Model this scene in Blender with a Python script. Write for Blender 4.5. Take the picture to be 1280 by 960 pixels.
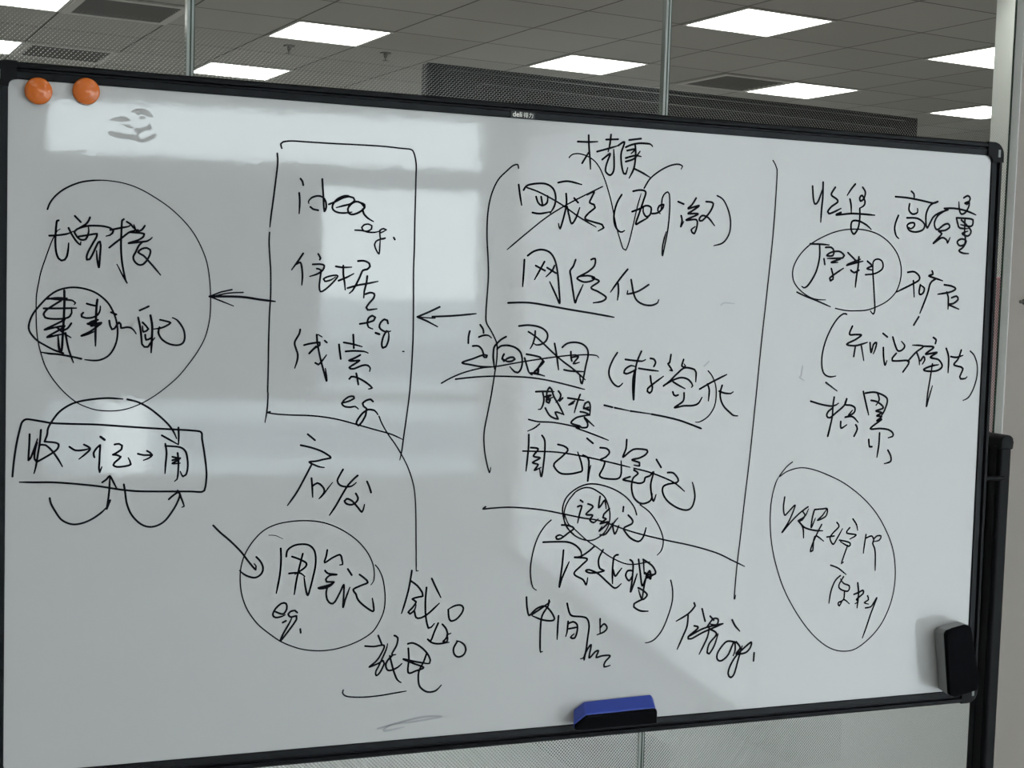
import bpy, bmesh, math, random
from mathutils import Vector, Matrix
random.seed(7)
for o in list(bpy.data.objects):
    bpy.data.objects.remove(o)
SC = bpy.context.scene
COL = SC.collection
R = math.radians

# ---------------------------------------------------------------- camera, light, exposure
# World frame: x runs along the glass partition, y points through it, z is up (metres).
cd = bpy.data.cameras.new('camera')
cd.sensor_width = 36.0
cd.lens = 48.87
cd.clip_start = 0.02
cd.clip_end = 500
cam = bpy.data.objects.new('camera', cd)
cam.location = (0, 0, 1.51)
cam.rotation_euler = (R(86.091), R(-1.743), R(-28.024))
COL.objects.link(cam)
SC.camera = cam
SKY = (0.86, 0.95, 1.0)
SKY_STRENGTH = 8.8
LAMP_STRENGTH = 9.0
ADDED_LAMP_STRENGTH = 3.5
world = bpy.data.worlds.new('overcast_sky')
SC.world = world
world.use_nodes = True
bg = world.node_tree.nodes['Background']
bg.inputs[0].default_value = (*SKY, 1)
bg.inputs[1].default_value = SKY_STRENGTH
SC.view_settings.view_transform = 'Standard'
SC.view_settings.look = 'None'
SC.view_settings.gamma = 1.0
SC.view_settings.use_curve_mapping = False
SC.view_settings.exposure = 0.0

# ---------------------------------------------------------------- materials
def mat(name, col, rough=0.5, spec=0.5, metal=0.0, coat=0.0, coat_rough=0.03, emit=None, strength=0.0):
    m = bpy.data.materials.new(name)
    m.use_nodes = True
    p = m.node_tree.nodes['Principled BSDF']
    p.inputs['Base Color'].default_value = (*col, 1)
    p.inputs['Roughness'].default_value = rough
    p.inputs['Specular IOR Level'].default_value = spec
    p.inputs['Metallic'].default_value = metal
    p.inputs['Coat Weight'].default_value = coat
    p.inputs['Coat Roughness'].default_value = coat_rough
    if emit:
        p.inputs['Emission Color'].default_value = (*emit, 1)
        p.inputs['Emission Strength'].default_value = strength
    return m

def nodes(m):
    return m.node_tree.nodes, m.node_tree.links

def mathn(m, op, a, b=None, c=None):
    n, l = nodes(m)
    x = n.new('ShaderNodeMath'); x.operation = op
    for i, v in enumerate((a, b, c)):
        if v is None: continue
        if isinstance(v, (int, float)): x.inputs[i].default_value = v
        else: l.new(v, x.inputs[i])
    return x.outputs[0]

def add_noise_colour(m, base, amount, scale, detail=4):
    n, l = nodes(m)
    tc = n.new('ShaderNodeTexCoord')
    nz = n.new('ShaderNodeTexNoise'); nz.inputs['Scale'].default_value = scale; nz.inputs['Detail'].default_value = detail
    l.new(tc.outputs['Object'], nz.inputs['Vector'])
    mx = n.new('ShaderNodeMix'); mx.data_type = 'RGBA'
    mx.inputs['A'].default_value = (*[c*(1-amount) for c in base], 1)
    mx.inputs['B'].default_value = (*[min(1, c*(1+amount)) for c in base], 1)
    l.new(nz.outputs['Fac'], mx.inputs['Factor'])
    l.new(mx.outputs['Result'], n['Principled BSDF'].inputs['Base Color'])

M = {}
M['black_frame'] = mat('black_frame', (0.004, 0.0046, 0.006), 0.45, 0.16)
M['black_plastic'] = mat('black_plastic', (0.0035, 0.004, 0.0048), 0.5, 0.13)
M['felt'] = mat('black_felt', (0.004, 0.004, 0.005), 1.0, 0.05)
add_noise_colour(M['felt'], (0.004, 0.004, 0.005), 0.5, 400)
M['ink'] = mat('marker_ink', (0.003, 0.003, 0.007), 0.6, 0.12)
M['blue'] = mat('blue_plastic', (0.020, 0.048, 0.32), 0.4, 0.4)
M['grey_shell'] = mat('grey_plastic', (0.22, 0.225, 0.22), 0.5, 0.4)
M['orange'] = mat('orange_plastic', (0.56, 0.13, 0.018), 0.16, 0.5)
M['chrome'] = mat('brushed_steel', (0.22, 0.23, 0.225), 0.5, 0.4, 0.6)
M['badge'] = mat('badge_black', (0.008, 0.008, 0.009), 0.35, 0.4)
M['badge_white'] = mat('badge_print', (0.75, 0.74, 0.68), 0.5, 0.3)
M['castor'] = mat('castor_rubber', (0.03, 0.03, 0.032), 0.7, 0.3)

# glossy whiteboard enamel with a slightly uneven skin
m = mat('whiteboard_enamel', (0.465, 0.46, 0.452), 0.9, 0.0, 0, 1.0, 0.035)
n, l = nodes(m)
tc = n.new('ShaderNodeTexCoord')
nz1 = n.new('ShaderNodeTexNoise'); nz1.inputs['Scale'].default_value = 55; nz1.inputs['Detail'].default_value = 3
nz2 = n.new('ShaderNodeTexNoise'); nz2.inputs['Scale'].default_value = 6; nz2.inputs['Detail'].default_value = 1
l.new(tc.outputs['Object'], nz1.inputs['Vector']); l.new(tc.outputs['Object'], nz2.inputs['Vector'])
hsum = mathn(m, 'MULTIPLY_ADD', nz2.outputs['Fac'], 2.0, nz1.outputs['Fac'])
bp = n.new('ShaderNodeBump'); bp.inputs['Strength'].default_value = 0.10; bp.inputs['Distance'].default_value = 0.0004
l.new(hsum, bp.inputs['Height'])
l.new(bp.outputs['Normal'], n['Principled BSDF'].inputs['Coat Normal'])
M['board'] = m
M['mark'] = mat('dull_grey_mark', (0.42, 0.415, 0.405), 0.95, 0.0)
M['smear'] = mat('erased_ink_smear', (0.37, 0.37, 0.38), 0.9, 0.0, 0, 1.0, 0.06)

# ceiling tiles: 0.6 m grid with thin dark joints, object space
m = mat('ceiling_tiles', (0.5, 0.49, 0.46), 0.9, 0.1)
n, l = nodes(m)
tc = n.new('ShaderNodeTexCoord'); sx = n.new('ShaderNodeSeparateXYZ'); l.new(tc.outputs['Object'], sx.inputs[0])
def joint(v):
    q = mathn(m, 'DIVIDE', v, 0.6); fr = mathn(m, 'FRACT', q)
    d = mathn(m, 'ABSOLUTE', mathn(m, 'SUBTRACT', fr, 0.5))
    return mathn(m, 'GREATER_THAN', d, 0.4905), q
jx, qx = joint(sx.outputs[0]); jy, qy = joint(sx.outputs[1])
jj = mathn(m, 'MAXIMUM', jx, jy)
cb = n.new('ShaderNodeCombineXYZ')
l.new(mathn(m, 'FLOOR', qx), cb.inputs[0]); l.new(mathn(m, 'FLOOR', qy), cb.inputs[1])
wn = n.new('ShaderNodeTexWhiteNoise'); wn.noise_dimensions = '3D'; l.new(cb.outputs[0], wn.inputs['Vector'])
mt = n.new('ShaderNodeMix'); mt.data_type = 'RGBA'
mt.inputs['A'].default_value = (0.475, 0.465, 0.435, 1); mt.inputs['B'].default_value = (0.53, 0.52, 0.49, 1)
l.new(wn.outputs['Value'], mt.inputs['Factor'])
mj = n.new('ShaderNodeMix'); mj.data_type = 'RGBA'; l.new(jj, mj.inputs['Factor']); l.new(mt.outputs['Result'], mj.inputs['A'])
mj.inputs['B'].default_value = (0.16, 0.155, 0.14, 1)
l.new(mj.outputs['Result'], n['Principled BSDF'].inputs['Base Color'])
M['ceiling'] = m

M['wall'] = mat('painted_wall', (0.62, 0.60, 0.585), 0.8, 0.2); add_noise_colour(M['wall'], (0.62, 0.60, 0.585), 0.03, 5)
M['pink_wall'] = mat('warm_grey_wall_paint', (0.86, 0.765, 0.72), 0.7, 0.2); add_noise_colour(M['pink_wall'], (0.86, 0.79, 0.745), 0.025, 4)
M['white_trim'] = mat('white_trim', (0.93, 0.94, 0.92), 0.45, 0.4)
M['grey_trim'] = mat('window_trim', (0.42, 0.43, 0.43), 0.5, 0.4)
M['carpet'] = mat('grey_carpet', (0.47, 0.475, 0.47), 0.95, 0.1); add_noise_colour(M['carpet'], (0.47, 0.475, 0.47), 0.3, 90)
M['column'] = mat('pale_column_paint', (0.56, 0.585, 0.56), 0.7, 0.2)
M['pink_panel'] = mat('red_panel', (0.80, 0.26, 0.31), 0.7, 0.2)
M['screen_back'] = mat('dark_grey_housing', (0.016, 0.0175, 0.019), 0.5, 0.35)
M['screen'] = mat('dark_screen', (0.006, 0.006, 0.008), 0.1, 0.5)
M['stand_metal'] = mat('stand_metal', (0.025, 0.027, 0.04), 0.5, 0.4)
M['lamp'] = mat('lamp_diffuser', (0.9, 0.9, 0.9), 0.6, 0.2, emit=(1.0, 0.985, 0.95), strength=LAMP_STRENGTH)
M['added_lamp'] = mat('added_lamp_diffuser', (0.9, 0.9, 0.9), 0.6, 0.2, emit=(1.0, 0.97, 0.92), strength=ADDED_LAMP_STRENGTH)
M['lamp_frame'] = mat('lamp_frame', (0.7, 0.7, 0.68), 0.5, 0.3)
M['vent_dark'] = mat('vent_cavity', (0.05, 0.05, 0.048), 0.9, 0.1)
M['vent_frame'] = mat('vent_frame', (0.66, 0.65, 0.62), 0.6, 0.3)
M['vent_slat'] = mat('vent_slat', (0.16, 0.157, 0.15), 0.6, 0.3)
M['sprinkler'] = mat('sprinkler_metal', (0.25, 0.25, 0.24), 0.4, 0.5, 0.6)
M['blind'] = mat('grey_blind_fabric', (0.16, 0.165, 0.17), 0.9, 0.1)
M['facade'] = mat('hazy_facade', (0.50, 0.53, 0.56), 0.9, 0.1)
M['facade_glass'] = mat('facade_windows', (0.20, 0.23, 0.27), 0.4, 0.4)
M['frosted'] = mat('frosted_glass', (0.8, 0.8, 0.8)); n, l = nodes(M['frosted'])
tl = n.new('ShaderNodeBsdfTranslucent'); tl.inputs[0].default_value = (0.66, 0.66, 0.655, 1)
l.new(tl.outputs[0], n['Material Output'].inputs['Surface'])
M['silicone'] = mat('joint_profile', (0.40, 0.43, 0.40), 0.15, 0.6)
M['joint_edge'] = mat('green_glass_edge', (0.05, 0.075, 0.06), 0.15, 0.5)

def glass_mix(name, tint=(0.97, 0.985, 0.975), ior=1.45):
    m = bpy.data.materials.new(name); m.use_nodes = True
    n, l = nodes(m)
    n.remove(n['Principled BSDF'])
    tr = n.new('ShaderNodeBsdfTransparent'); tr.inputs[0].default_value = (*tint, 1)
    gl = n.new('ShaderNodeBsdfGlossy'); gl.inputs['Roughness'].default_value = 0.0
    fr = n.new('ShaderNodeFresnel'); fr.inputs['IOR'].default_value = ior
    mx = n.new('ShaderNodeMixShader')
    ge = n.new('ShaderNodeNewGeometry')
    l.new(mathn(m, 'MULTIPLY', fr.outputs[0], mathn(m, 'SUBTRACT', 1.0, ge.outputs['Backfacing'])), mx.inputs[0]); l.new(tr.outputs[0], mx.inputs[1]); l.new(gl.outputs[0], mx.inputs[2])
    l.new(mx.outputs[0], n['Material Output'].inputs['Surface'])
    return m
M['clear_glass'] = glass_mix('clear_window_glass')
# privacy film: a diamond lattice of white dots that shrink with height and vanish at 1.905 m
m = glass_mix('partition_glass_with_dot_film', (0.90, 0.915, 0.90), 1.17)
n, l = nodes(m)
out = n['Material Output']; base = out.inputs['Surface'].links[0].from_socket
tc = n.new('ShaderNodeTexCoord'); sx = n.new('ShaderNodeSeparateXYZ'); l.new(tc.outputs['Object'], sx.inputs[0])
PITCH = 0.0068
def cell(expr_a, expr_b, off):
    a = mathn(m, 'SUBTRACT', mathn(m, 'FRACT', mathn(m, 'ADD', mathn(m, 'DIVIDE', expr_a, PITCH), off)), 0.5)
    b = mathn(m, 'SUBTRACT', mathn(m, 'FRACT', mathn(m, 'ADD', mathn(m, 'DIVIDE', expr_b, PITCH), off)), 0.5)
    return mathn(m, 'SQRT', mathn(m, 'ADD', mathn(m, 'MULTIPLY', a, a), mathn(m, 'MULTIPLY', b, b)))
d1 = cell(sx.outputs[0], sx.outputs[2], 0.0)
d2 = cell(sx.outputs[0], sx.outputs[2], 0.5)
dd = mathn(m, 'MINIMUM', d1, d2)
mr = n.new('ShaderNodeMapRange'); mr.clamp = True
l.new(sx.outputs[2], mr.inputs['Value'])
mr.inputs['From Min'].default_value = 1.915; mr.inputs['From Max'].default_value = 0.75
mr.inputs['To Min'].default_value = 0.0; mr.inputs['To Max'].default_value = 1.0
rad = mathn(m, 'MULTIPLY', mathn(m, 'POWER', mr.outputs[0], 0.42), 0.305)
dot = mathn(m, 'LESS_THAN', dd, rad)
df = n.new('ShaderNodeBsdfDiffuse'); df.inputs[0].default_value = (0.88, 0.90, 0.88, 1)
tl = n.new('ShaderNodeBsdfTranslucent'); tl.inputs[0].default_value = (0.75, 0.75, 0.73, 1)
ad = n.new('ShaderNodeMixShader'); ad.inputs[0].default_value = 0.35
l.new(df.outputs[0], ad.inputs[1]); l.new(tl.outputs[0], ad.inputs[2])
mx = n.new('ShaderNodeMixShader'); l.new(dot, mx.inputs[0]); l.new(base, mx.inputs[1]); l.new(ad.outputs[0], mx.inputs[2])
l.new(mx.outputs[0], out.inputs['Surface'])
M['film_glass'] = m

# ---------------------------------------------------------------- helpers
def link(name, bm, material, parent=None, smooth=False, loc=None):
    me = bpy.data.meshes.new(name)
    bm.normal_update()
    bm.to_mesh(me); bm.free()
    me.materials.append(material)
    if smooth:
        for p in me.polygons: p.use_smooth = True
    o = bpy.data.objects.new(name, me); COL.objects.link(o)
    if loc is not None: o.location = loc
    if parent is not None: o.parent = parent
    return o

def box(bm, x0, x1, y0, y1, z0, z1, bev=0.0, seg=2):
    vs = [bm.verts.new(p) for p in ((x0,y0,z0),(x1,y0,z0),(x1,y1,z0),(x0,y1,z0),(x0,y0,z1),(x1,y0,z1),(x1,y1,z1),(x0,y1,z1))]
    fs = [bm.faces.new([vs[i] for i in q]) for q in ((3,2,1,0),(4,5,6,7),(0,1,5,4),(1,2,6,5),(2,3,7,6),(3,0,4,7))]
    if bev > 0:
        es = list({e for f in fs for e in f.edges})
        bmesh.ops.bevel(bm, geom=es, offset=bev, segments=seg, affect='EDGES', profile=0.5)
    return bm

def bx(*a, **k):
    return box(bmesh.new(), *a, **k)

def prism(bm, poly, z0, z1, bev=0.0):
    """poly: list of (x, y) counter-clockwise; extruded along z"""
    a = [bm.verts.new((x, y, z0)) for x, y in poly]
    b = [bm.verts.new((x, y, z1)) for x, y in poly]
    k = len(poly)
    fs = [bm.faces.new(a[::-1]), bm.faces.new(b)]
    for i in range(k):
        fs.append(bm.faces.new((a[i], a[(i+1) % k], b[(i+1) % k], b[i])))
    if bev > 0:
        es = list({e for f in fs[1:2] for e in f.edges})
        bmesh.ops.bevel(bm, geom=es, offset=bev, segments=2, affect='EDGES', profile=0.5)
    return bm

def loft(bm, A, Bp, bev=0.0):
    a = [bm.verts.new(p) for p in A]; b = [bm.verts.new(p) for p in Bp]; k = len(A)
    fs = [bm.faces.new(a[::-1]), bm.faces.new(b)]
    for i in range(k): fs.append(bm.faces.new((a[i], a[(i+1) % k], b[(i+1) % k], b[i])))
    if bev > 0:
        es = list({e for f in fs for e in f.edges})
        bmesh.ops.bevel(bm, geom=es, offset=bev, segments=2, affect='EDGES', profile=0.5)
    bmesh.ops.recalc_face_normals(bm, faces=bm.faces[:])
    return bm

def lathe(bm, prof, seg=32, axis='z', c=(0, 0, 0)):
    rings = []
    for r, h in prof:
        ring = []
        for i in range(seg):
            a = 2*math.pi*i/seg
            p = (r*math.cos(a), r*math.sin(a), h)
            if axis == 'x': p = (h, r*math.cos(a), r*math.sin(a))
            if axis == 'y': p = (r*math.cos(a), h, r*math.sin(a))
            ring.append(bm.verts.new((p[0]+c[0], p[1]+c[1], p[2]+c[2])))
        rings.append(ring)
    for a, b in zip(rings, rings[1:]):
        for i in range(seg): bm.faces.new((a[i], a[(i+1) % seg], b[(i+1) % seg], b[i]))
    bm.faces.new(rings[0][::-1]); bm.faces.new(rings[-1])
    bmesh.ops.recalc_face_normals(bm, faces=bm.faces[:])
    return bm

def tag(o, label, cat, group=None):
    o['label'] = label; o['category'] = cat
    if group: o['group'] = group
    return o

def thing(name, label, cat, loc=(0, 0, 0), rot=None, group=None):
    o = bpy.data.objects.new(name, None); COL.objects.link(o)
    o.empty_display_size = 0.1
    o.location = loc
    if rot is not None: o.rotation_euler = rot
    return tag(o, label, cat, group)

def struct(name, bm, material, parent=None, loc=None):
    o = link(name, bm, material, parent, loc=loc)
    if parent is None: o['kind'] = 'structure'
    return o

def copy_thing(o):
    c = o.copy(); COL.objects.link(c)
    for ch in list(o.children):
        d = ch.copy(); COL.objects.link(d); d.parent = c
        for g in ch.children:
            e = g.copy(); COL.objects.link(e); e.parent = d
    return c

# ---------------------------------------------------------------- the rooms
H = 3.0
TP = 2.205            # the glass partition stands on y = TP
XR = 2.39             # right wall of the meeting room
XL = -3.2             # left wall
YB = -4.5             # rear wall with the windows
def slab(ox, oy, z0, z1):
    bm = box(bmesh.new(), XL-0.12-ox, XR+0.12-ox, YB-0.2-oy, TP-oy, z0, z1)
    return box(bm, -6-ox, 13.5-ox, TP-oy, 14-oy, z0, z1)
struct('floor', slab(0, 0, -0.12, 0), M['carpet'])
struct('ceiling', slab(4.454, 6.475, 0, 0.12), M['ceiling'], loc=(4.454, 6.475, H))
WR = 0.85             # the right wall is frosted glazing from the rear corner up to here
def wall_right():
    bm = bx(XR, XR+0.12, WR, TP-0.022, 0, H)
    box(bm, XR, XR+0.12, YB-0.2, YB+0.06, 0, H)
    box(bm, XR, XR+0.12, YB+0.06, WR, 2.45, H)
    return bm
struct('wall_right', wall_right(), M['pink_wall'])
struct('wall_left', bx(XL-0.12, XL, YB, TP+0.05, 0, H), M['wall'])
struct('wall_far', bx(-6, 13.5, 13.8, 14, 0, H), M['wall'])
struct('wall_far_left', bx(-6.2, -6, TP-0.05, 14, 0, H), M['wall'])
struct('wall_far_right', bx(13.5, 13.7, TP-0.05, 14, 0, H), M['wall'])
struct('wall_partition_left', bx(-6, XL-0.12, TP-0.05, TP+0.05, 0, H), M['wall'])
struct('wall_partition_right', bx(2.52, 13.5, TP-0.05, TP, 0, H), M['wall'])
# pale column and a red screen of the far room
struct('wall_column', bx(5.085, 5.70, 4.32, 4.80, 0, H), M['column'])
ps = thing('privacy_screen', 'pinkish red freestanding screen behind the dotted glass, just right of the board', 'screen', (4.62, 4.2, 0))
link('panel', bx(-0.42, 0.42, -0.02, 0.02, 0.06, 1.622, bev=0.008), M['pink_panel'], ps)
for x in (-0.34, 0.34):
    link('foot', bx(x-0.03, x+0.03, -0.22, 0.22, 0.0, 0.0595, bev=0.008), M['castor'], ps)

# window wall behind the camera
def wall_back():
    bm = bmesh.new()
    box(bm, XL, XR, YB-0.2, YB, 2.61, H)
    box(bm, XL, XR, YB-0.2, YB, 0, 0.48)
    box(bm, 2.215, XR, YB-0.2, YB, 0.48, 2.61)
    box(bm, XL, -0.26, YB-0.2, YB, 0.48, 2.61)
    return bm
struct('wall_back', wall_back(), M['wall'])
def window(name, x0, x1):
    bm = bmesh.new()
    y0, y1 = YB-0.14, YB-0.03
    box(bm, x0, x1, y0, y1, 2.19, 2.30)
    box(bm, x0, x1, y0, y1, 0.93, 0.99)
    box(bm, x0, x1, y0, y1, 0.48, 0.50)
    w = struct(name, bm, M['grey_trim'])
    for z0, z1 in ((0.50, 0.93), (0.99, 2.19), (2.30, 2.61)):
        link('pane', bx(x0, x1, YB-0.10, YB-0.094, z0, z1), M['clear_glass'], w)
    return w
window('window_1', -0.26, 2.215)
struct('trim_1', bx(1.21, 1.26, YB-0.14, YB-0.03, 0.99, 2.19), M['grey_trim'])
# frosted side glazing along the right wall
w4 = struct('window_3', bx(XR+0.03, XR+0.09, YB+0.06, WR, 0.0, 0.06), M['grey_trim'])
for a, b in ((YB+0.06, -2.72), (-2.72, -0.93), (-0.93, WR)):
    link('frosted_pane', bx(XR+0.055, XR+0.063, a+0.005, b-0.005, 0.06, 2.45), M['frosted'], w4)
# roller blind over the left half of the nearer window
bl = thing('roller_blind', 'grey roller blind drawn down over half of the window behind the camera', 'blind', (0.475, YB+0.015, 2.19))
link('blind_fabric', bx(-0.735, 0.735, -0.002, 0.002, -1.18, 0), M['blind'], bl)
link('roller_tube', lathe(bmesh.new(), [(0.022, -0.745), (0.022, 0.745)], 20, 'x', (0, 0.012, 0.03)), M['grey_trim'], bl)
link('bottom_bar', bx(-0.735, 0.735, -0.008, 0.008, -1.20, -1.18, bev=0.003), M['grey_trim'], bl)

# hazy city blocks outside
def building(x, y, w, d, z1, lab):
    b = thing('office_building', lab, 'building', (x, y, -30))
    link('block', bx(-w/2, w/2, -d/2, d/2, 0, z1+30), M['facade'], b)
    link('parapet', bx(-w/2-0.3, w/2+0.3, -d/2-0.3, d/2+0.3, z1+30, z1+31), M['facade'], b)
    for zf in range(12, int(z1+30)-2, 4):
        link('window_band', bx(-w/2+1, w/2-1, d/2, d/2+0.15, zf, zf+1.7), M['facade_glass'], b)
for args in ((30, -62, 16, 12, 4.0, 'pale low office block seen outside the window, nearest'),
             (52, -84, 18, 14, 7.0, 'pale taller office block outside, to the right of the nearest one'),
             (84, -112, 26, 16, 10.5, 'wide distant office block on the skyline outside'),
             (62, -120, 14, 16, 5.5, 'narrow distant office block on the skyline outside'),
             (8, -74, 18, 14, 1.0, 'low flat roofed block outside the blind covered window'),
             (-10, -88, 11, 12, -4.2, 'lowest block outside at the left end of the window')):
    building(*args)
struct('ground', bx(-150, 220, -220, -8, -30.5, -30), M['facade'])

# glass partition: three panes with slim joint profiles
gp = bpy.data.objects.new('window_2', None); COL.objects.link(gp); gp['kind'] = 'structure'; gp.location = (0, TP, 0)
edges = [XL, -2.02, -1.21, -0.32, 0.585, 1.485, 2.43]
for a, b in zip(edges, edges[1:]):
    link('glass_pane', bx(a+0.006, b-0.006, -0.003, 0.003, 0.0, H), M['film_glass'], gp)
for a in edges[1:-1]:
    j = link('joint_profile', bx(a-0.006, a+0.006, -0.0065, 0.0065, 0, H), M['silicone'], gp)
    link('joint_edge', bx(a-0.0015, a+0.0012, -0.0072, -0.0066, 0, H), M['joint_edge'], j)
    link('joint_edge', bx(a+0.0048, a+0.0062, -0.0072, -0.0066, 0, H), M['joint_edge'], j)
link('joint_edge', bx(2.3872, 2.3899, -0.0065, -0.0034, 0, H), M['joint_edge'], gp)
struct('trim_2', bx(XR, XR+0.12, TP-0.022, TP-0.0036, 0, H), M['white_trim'])
struct('trim_3', bx(XR-0.003, XR+0.002, TP-0.030, TP-0.024, 0, H), M['white_trim'])
hk = thing('wall_hook', 'small dark hook on the warm grey wall at the right edge', 'hook', (XR, 2.135, 1.516), (0, R(-90), 0))
link('hook_plate', lathe(bmesh.new(), [(0.006, 0), (0.006, 0.002)], 16), M['sprinkler'], hk)
link('hook_pin', lathe(bmesh.new(), [(0.0025, 0.002), (0.0025, 0.010), (0.004, 0.011), (0.003, 0.013)], 12), M['sprinkler'], hk)

# ---------------------------------------------------------------- ceiling fittings
def tile_xy(a, b):
    return 4.454+0.6*(b+0.5), 6.475-0.6*(a+0.5)
def make_lamp(mm):
    t = thing('ceiling_light', 'x', 'ceiling light')
    fr = bmesh.new()
    for q in ((-0.298, 0.298, -0.298, -0.279), (-0.298, 0.298, 0.279, 0.298), (-0.298, -0.279, -0.279, 0.279), (0.279, 0.298, -0.279, 0.279)):
        box(fr, *q, -0.008, -0.0005)
    link('frame', fr, M['lamp_frame'], t)
    link('diffuser', bx(-0.2785, 0.2785, -0.2785, 0.2785, -0.006, -0.001), mm, t)
    return t
far_lamp = make_lamp(M['lamp']); added_lamp = make_lamp(M['added_lamp'])
LAMPS = [((0, 0), 'large square ceiling light at upper right of centre, nearest beyond the glass'),
         ((-3, 3), 'square ceiling light at upper right, next to the louvred vent'),
         ((-3, 0), 'square ceiling light above the dark display screen'),
         ((-3, -3), 'square ceiling light seen left of the dark display screen'),
         ((-6, -3), 'dotted over square ceiling light touching the board top, right of the left glass joint'),
         ((-3, -6), 'square ceiling light cut by the top left corner'),
         ((-6, -6), 'square ceiling light at the left edge just above the board corner'),
         ((0, 3), 'upper of the two square ceiling lights cut by the pale column at right'),
         ((-3, 6), 'lower of the two square ceiling lights cut by the pale column at right'),
         ((-6, 0), 'square ceiling light mostly hidden behind the left end of the display screen')]
SEEN = [q for q, _ in LAMPS]
for a in (-9, -6, -3, 0, 3):
    for b in (-9, -6, -3, 0, 3, 6):
        if (a, b) not in SEEN: LAMPS.append(((a, b), 'square ceiling light of the far room, hidden behind the board or above the view'))
for i, ((a, b), lab) in enumerate(LAMPS):
    t = far_lamp if i == 0 else copy_thing(far_lamp)
    x, y = tile_xy(a, b); t.location = (x, y, H)
    tag(t, lab, 'ceiling light', 'square lights of the far room out of view' if 'hidden behind the board' in lab else 'square lights in the far ceiling')
RL = [((9, -6), 'added unseen square ceiling light of the meeting room near the board'), ((9, -9), 'added unseen square ceiling light of the meeting room left of the board'),
      ((12, -6), 'added unseen square ceiling light of the meeting room above right of the camera'), ((12, -9), 'added unseen square ceiling light of the meeting room above left of the camera')]  # unseen lamps, added to brighten and warm the board
for i, ((a, b), lab) in enumerate(RL):
    t = added_lamp if i == 0 else copy_thing(added_lamp)
    x, y = tile_xy(a, b); t.location = (x, y, H)
    tag(t, lab, 'ceiling light', 'added unseen lights in the meeting room ceiling')
def make_vent():
    t = thing('ceiling_vent', 'x', 'ceiling vent')
    fr = bmesh.new()
    for q in ((-0.297, 0.297, -0.297, -0.25), (-0.297, 0.297, 0.25, 0.297), (-0.297, -0.25, -0.25, 0.25), (0.25, 0.297, -0.25, 0.25)):
        box(fr, *q, -0.012, -0.0005)
    link('frame', fr, M['vent_frame'], t)
    link('cavity', bx(-0.25, 0.25, -0.25, 0.25, -0.003, -0.0006), M['vent_dark'], t)
    for k in range(9):
        y = -0.22+0.055*k
        bm = bmesh.new()
        loft(bm, [(-0.249, y-0.016, -0.0035), (-0.249, y-0.013, -0.0035), (-0.249, y+0.014, -0.011), (-0.249, y+0.011, -0.011)],
             [(0.249, y-0.016, -0.0035), (0.249, y-0.013, -0.0035), (0.249, y+0.014, -0.011), (0.249, y+0.011, -0.011)])
        link('slat', bm, M['vent_slat'], t)
    return t
vent = make_vent()
for i, ((a, b), lab) in enumerate([((-3, -5), 'dark louvred ceiling vent between two lights at the upper left'),
                                   ((-6, -5), 'louvred ceiling vent just above the left board corner'),
                                   ((-3, 2), 'louvred ceiling vent right of the right glass joint')]):
    t = vent if i == 0 else copy_thing(vent)
    x, y = tile_xy(a, b); t.location = (x, y, H)
    tag(t, lab, 'ceiling vent', 'ceiling vents')
def make_sprinkler():
    t = thing('fire_sprinkler', 'x', 'sprinkler')
    link('flange', lathe(bmesh.new(), [(0.038, -0.0005), (0.036, -0.006), (0.014, -0.008)], 20), M['sprinkler'], t)
    link('stem', lathe(bmesh.new(), [(0.012, -0.008), (0.012, -0.03), (0.006, -0.034), (0.006, -0.05)], 14), M['sprinkler'], t)
    link('deflector', lathe(bmesh.new(), [(0.022, -0.050), (0.022, -0.053)], 16), M['sprinkler'], t)
    return t
sp = make_sprinkler()
for i, (x, y, lab) in enumerate([(3.50, 8.40, 'small ceiling sprinkler left of the display screen'), (2.90, 8.54, 'small ceiling sprinkler above the light touching the board')]):
    t = sp if i == 0 else copy_thing(sp)
    t.location = (x, y, H); tag(t, lab, 'sprinkler', 'ceiling sprinklers')

# ---------------------------------------------------------------- display screen on its stand, seen from the back
ds = thing('display_screen', 'large dark grey display screen turned away behind the glass, standing above the board', 'screen', (2.716, 3.836, 0))
HW = 0.983; ZT = 2.178; ZB = 1.05
link('housing', bx(-HW, HW, 0, 0.045, ZB, ZT, bev=0.006), M['screen_back'], ds)
link('screen_glass', bx(-HW+0.02, HW-0.02, 0.0455, 0.049, ZB+0.03, ZT-0.02), M['screen'], ds)
# raised rear shell with a sloping shoulder and rounded upper corners
def rounded_rect(x0, x1, z0, z1, r, k=8):
    P = []
    for cx, cz, a0 in ((x1-r, z1-r, 0), (x0+r, z1-r, 90), (x0+r, z0+r, 180), (x1-r, z0+r, 270)):
        for i in range(k+1):
            a = R(a0+90*i/k); P.append((cx+r*math.cos(a), cz+r*math.sin(a)))
    return P
bm = bmesh.new()
A = rounded_rect(-0.95, 0.95, ZB+0.08, ZT-0.014, 0.04); Bq = rounded_rect(-0.94, 0.94, ZB+0.09, ZT-0.021, 0.036)
loft(bm, [(x, 0.002, z) for x, z in A], [(x, -0.018, z) for x, z in Bq])
rs = link('rear_shell', bm, M['screen_back'], ds)
bm = bmesh.new()
A = rounded_rect(-0.835, 0.86, ZB+0.17, ZT-0.048, 0.022); Bq = rounded_rect(-0.83, 0.855, ZB+0.175, ZT-0.058, 0.02)
loft(bm, [(x, -0.0179, z) for x, z in A], [(x, -0.05, z) for x, z in Bq])
link('rib', bm, M['screen_back'], rs)
st = link('stand', bx(-0.6, 0.6, -0.10, -0.056, 1.25, 1.75, bev=0.004), M['stand_metal'], ds)
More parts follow.
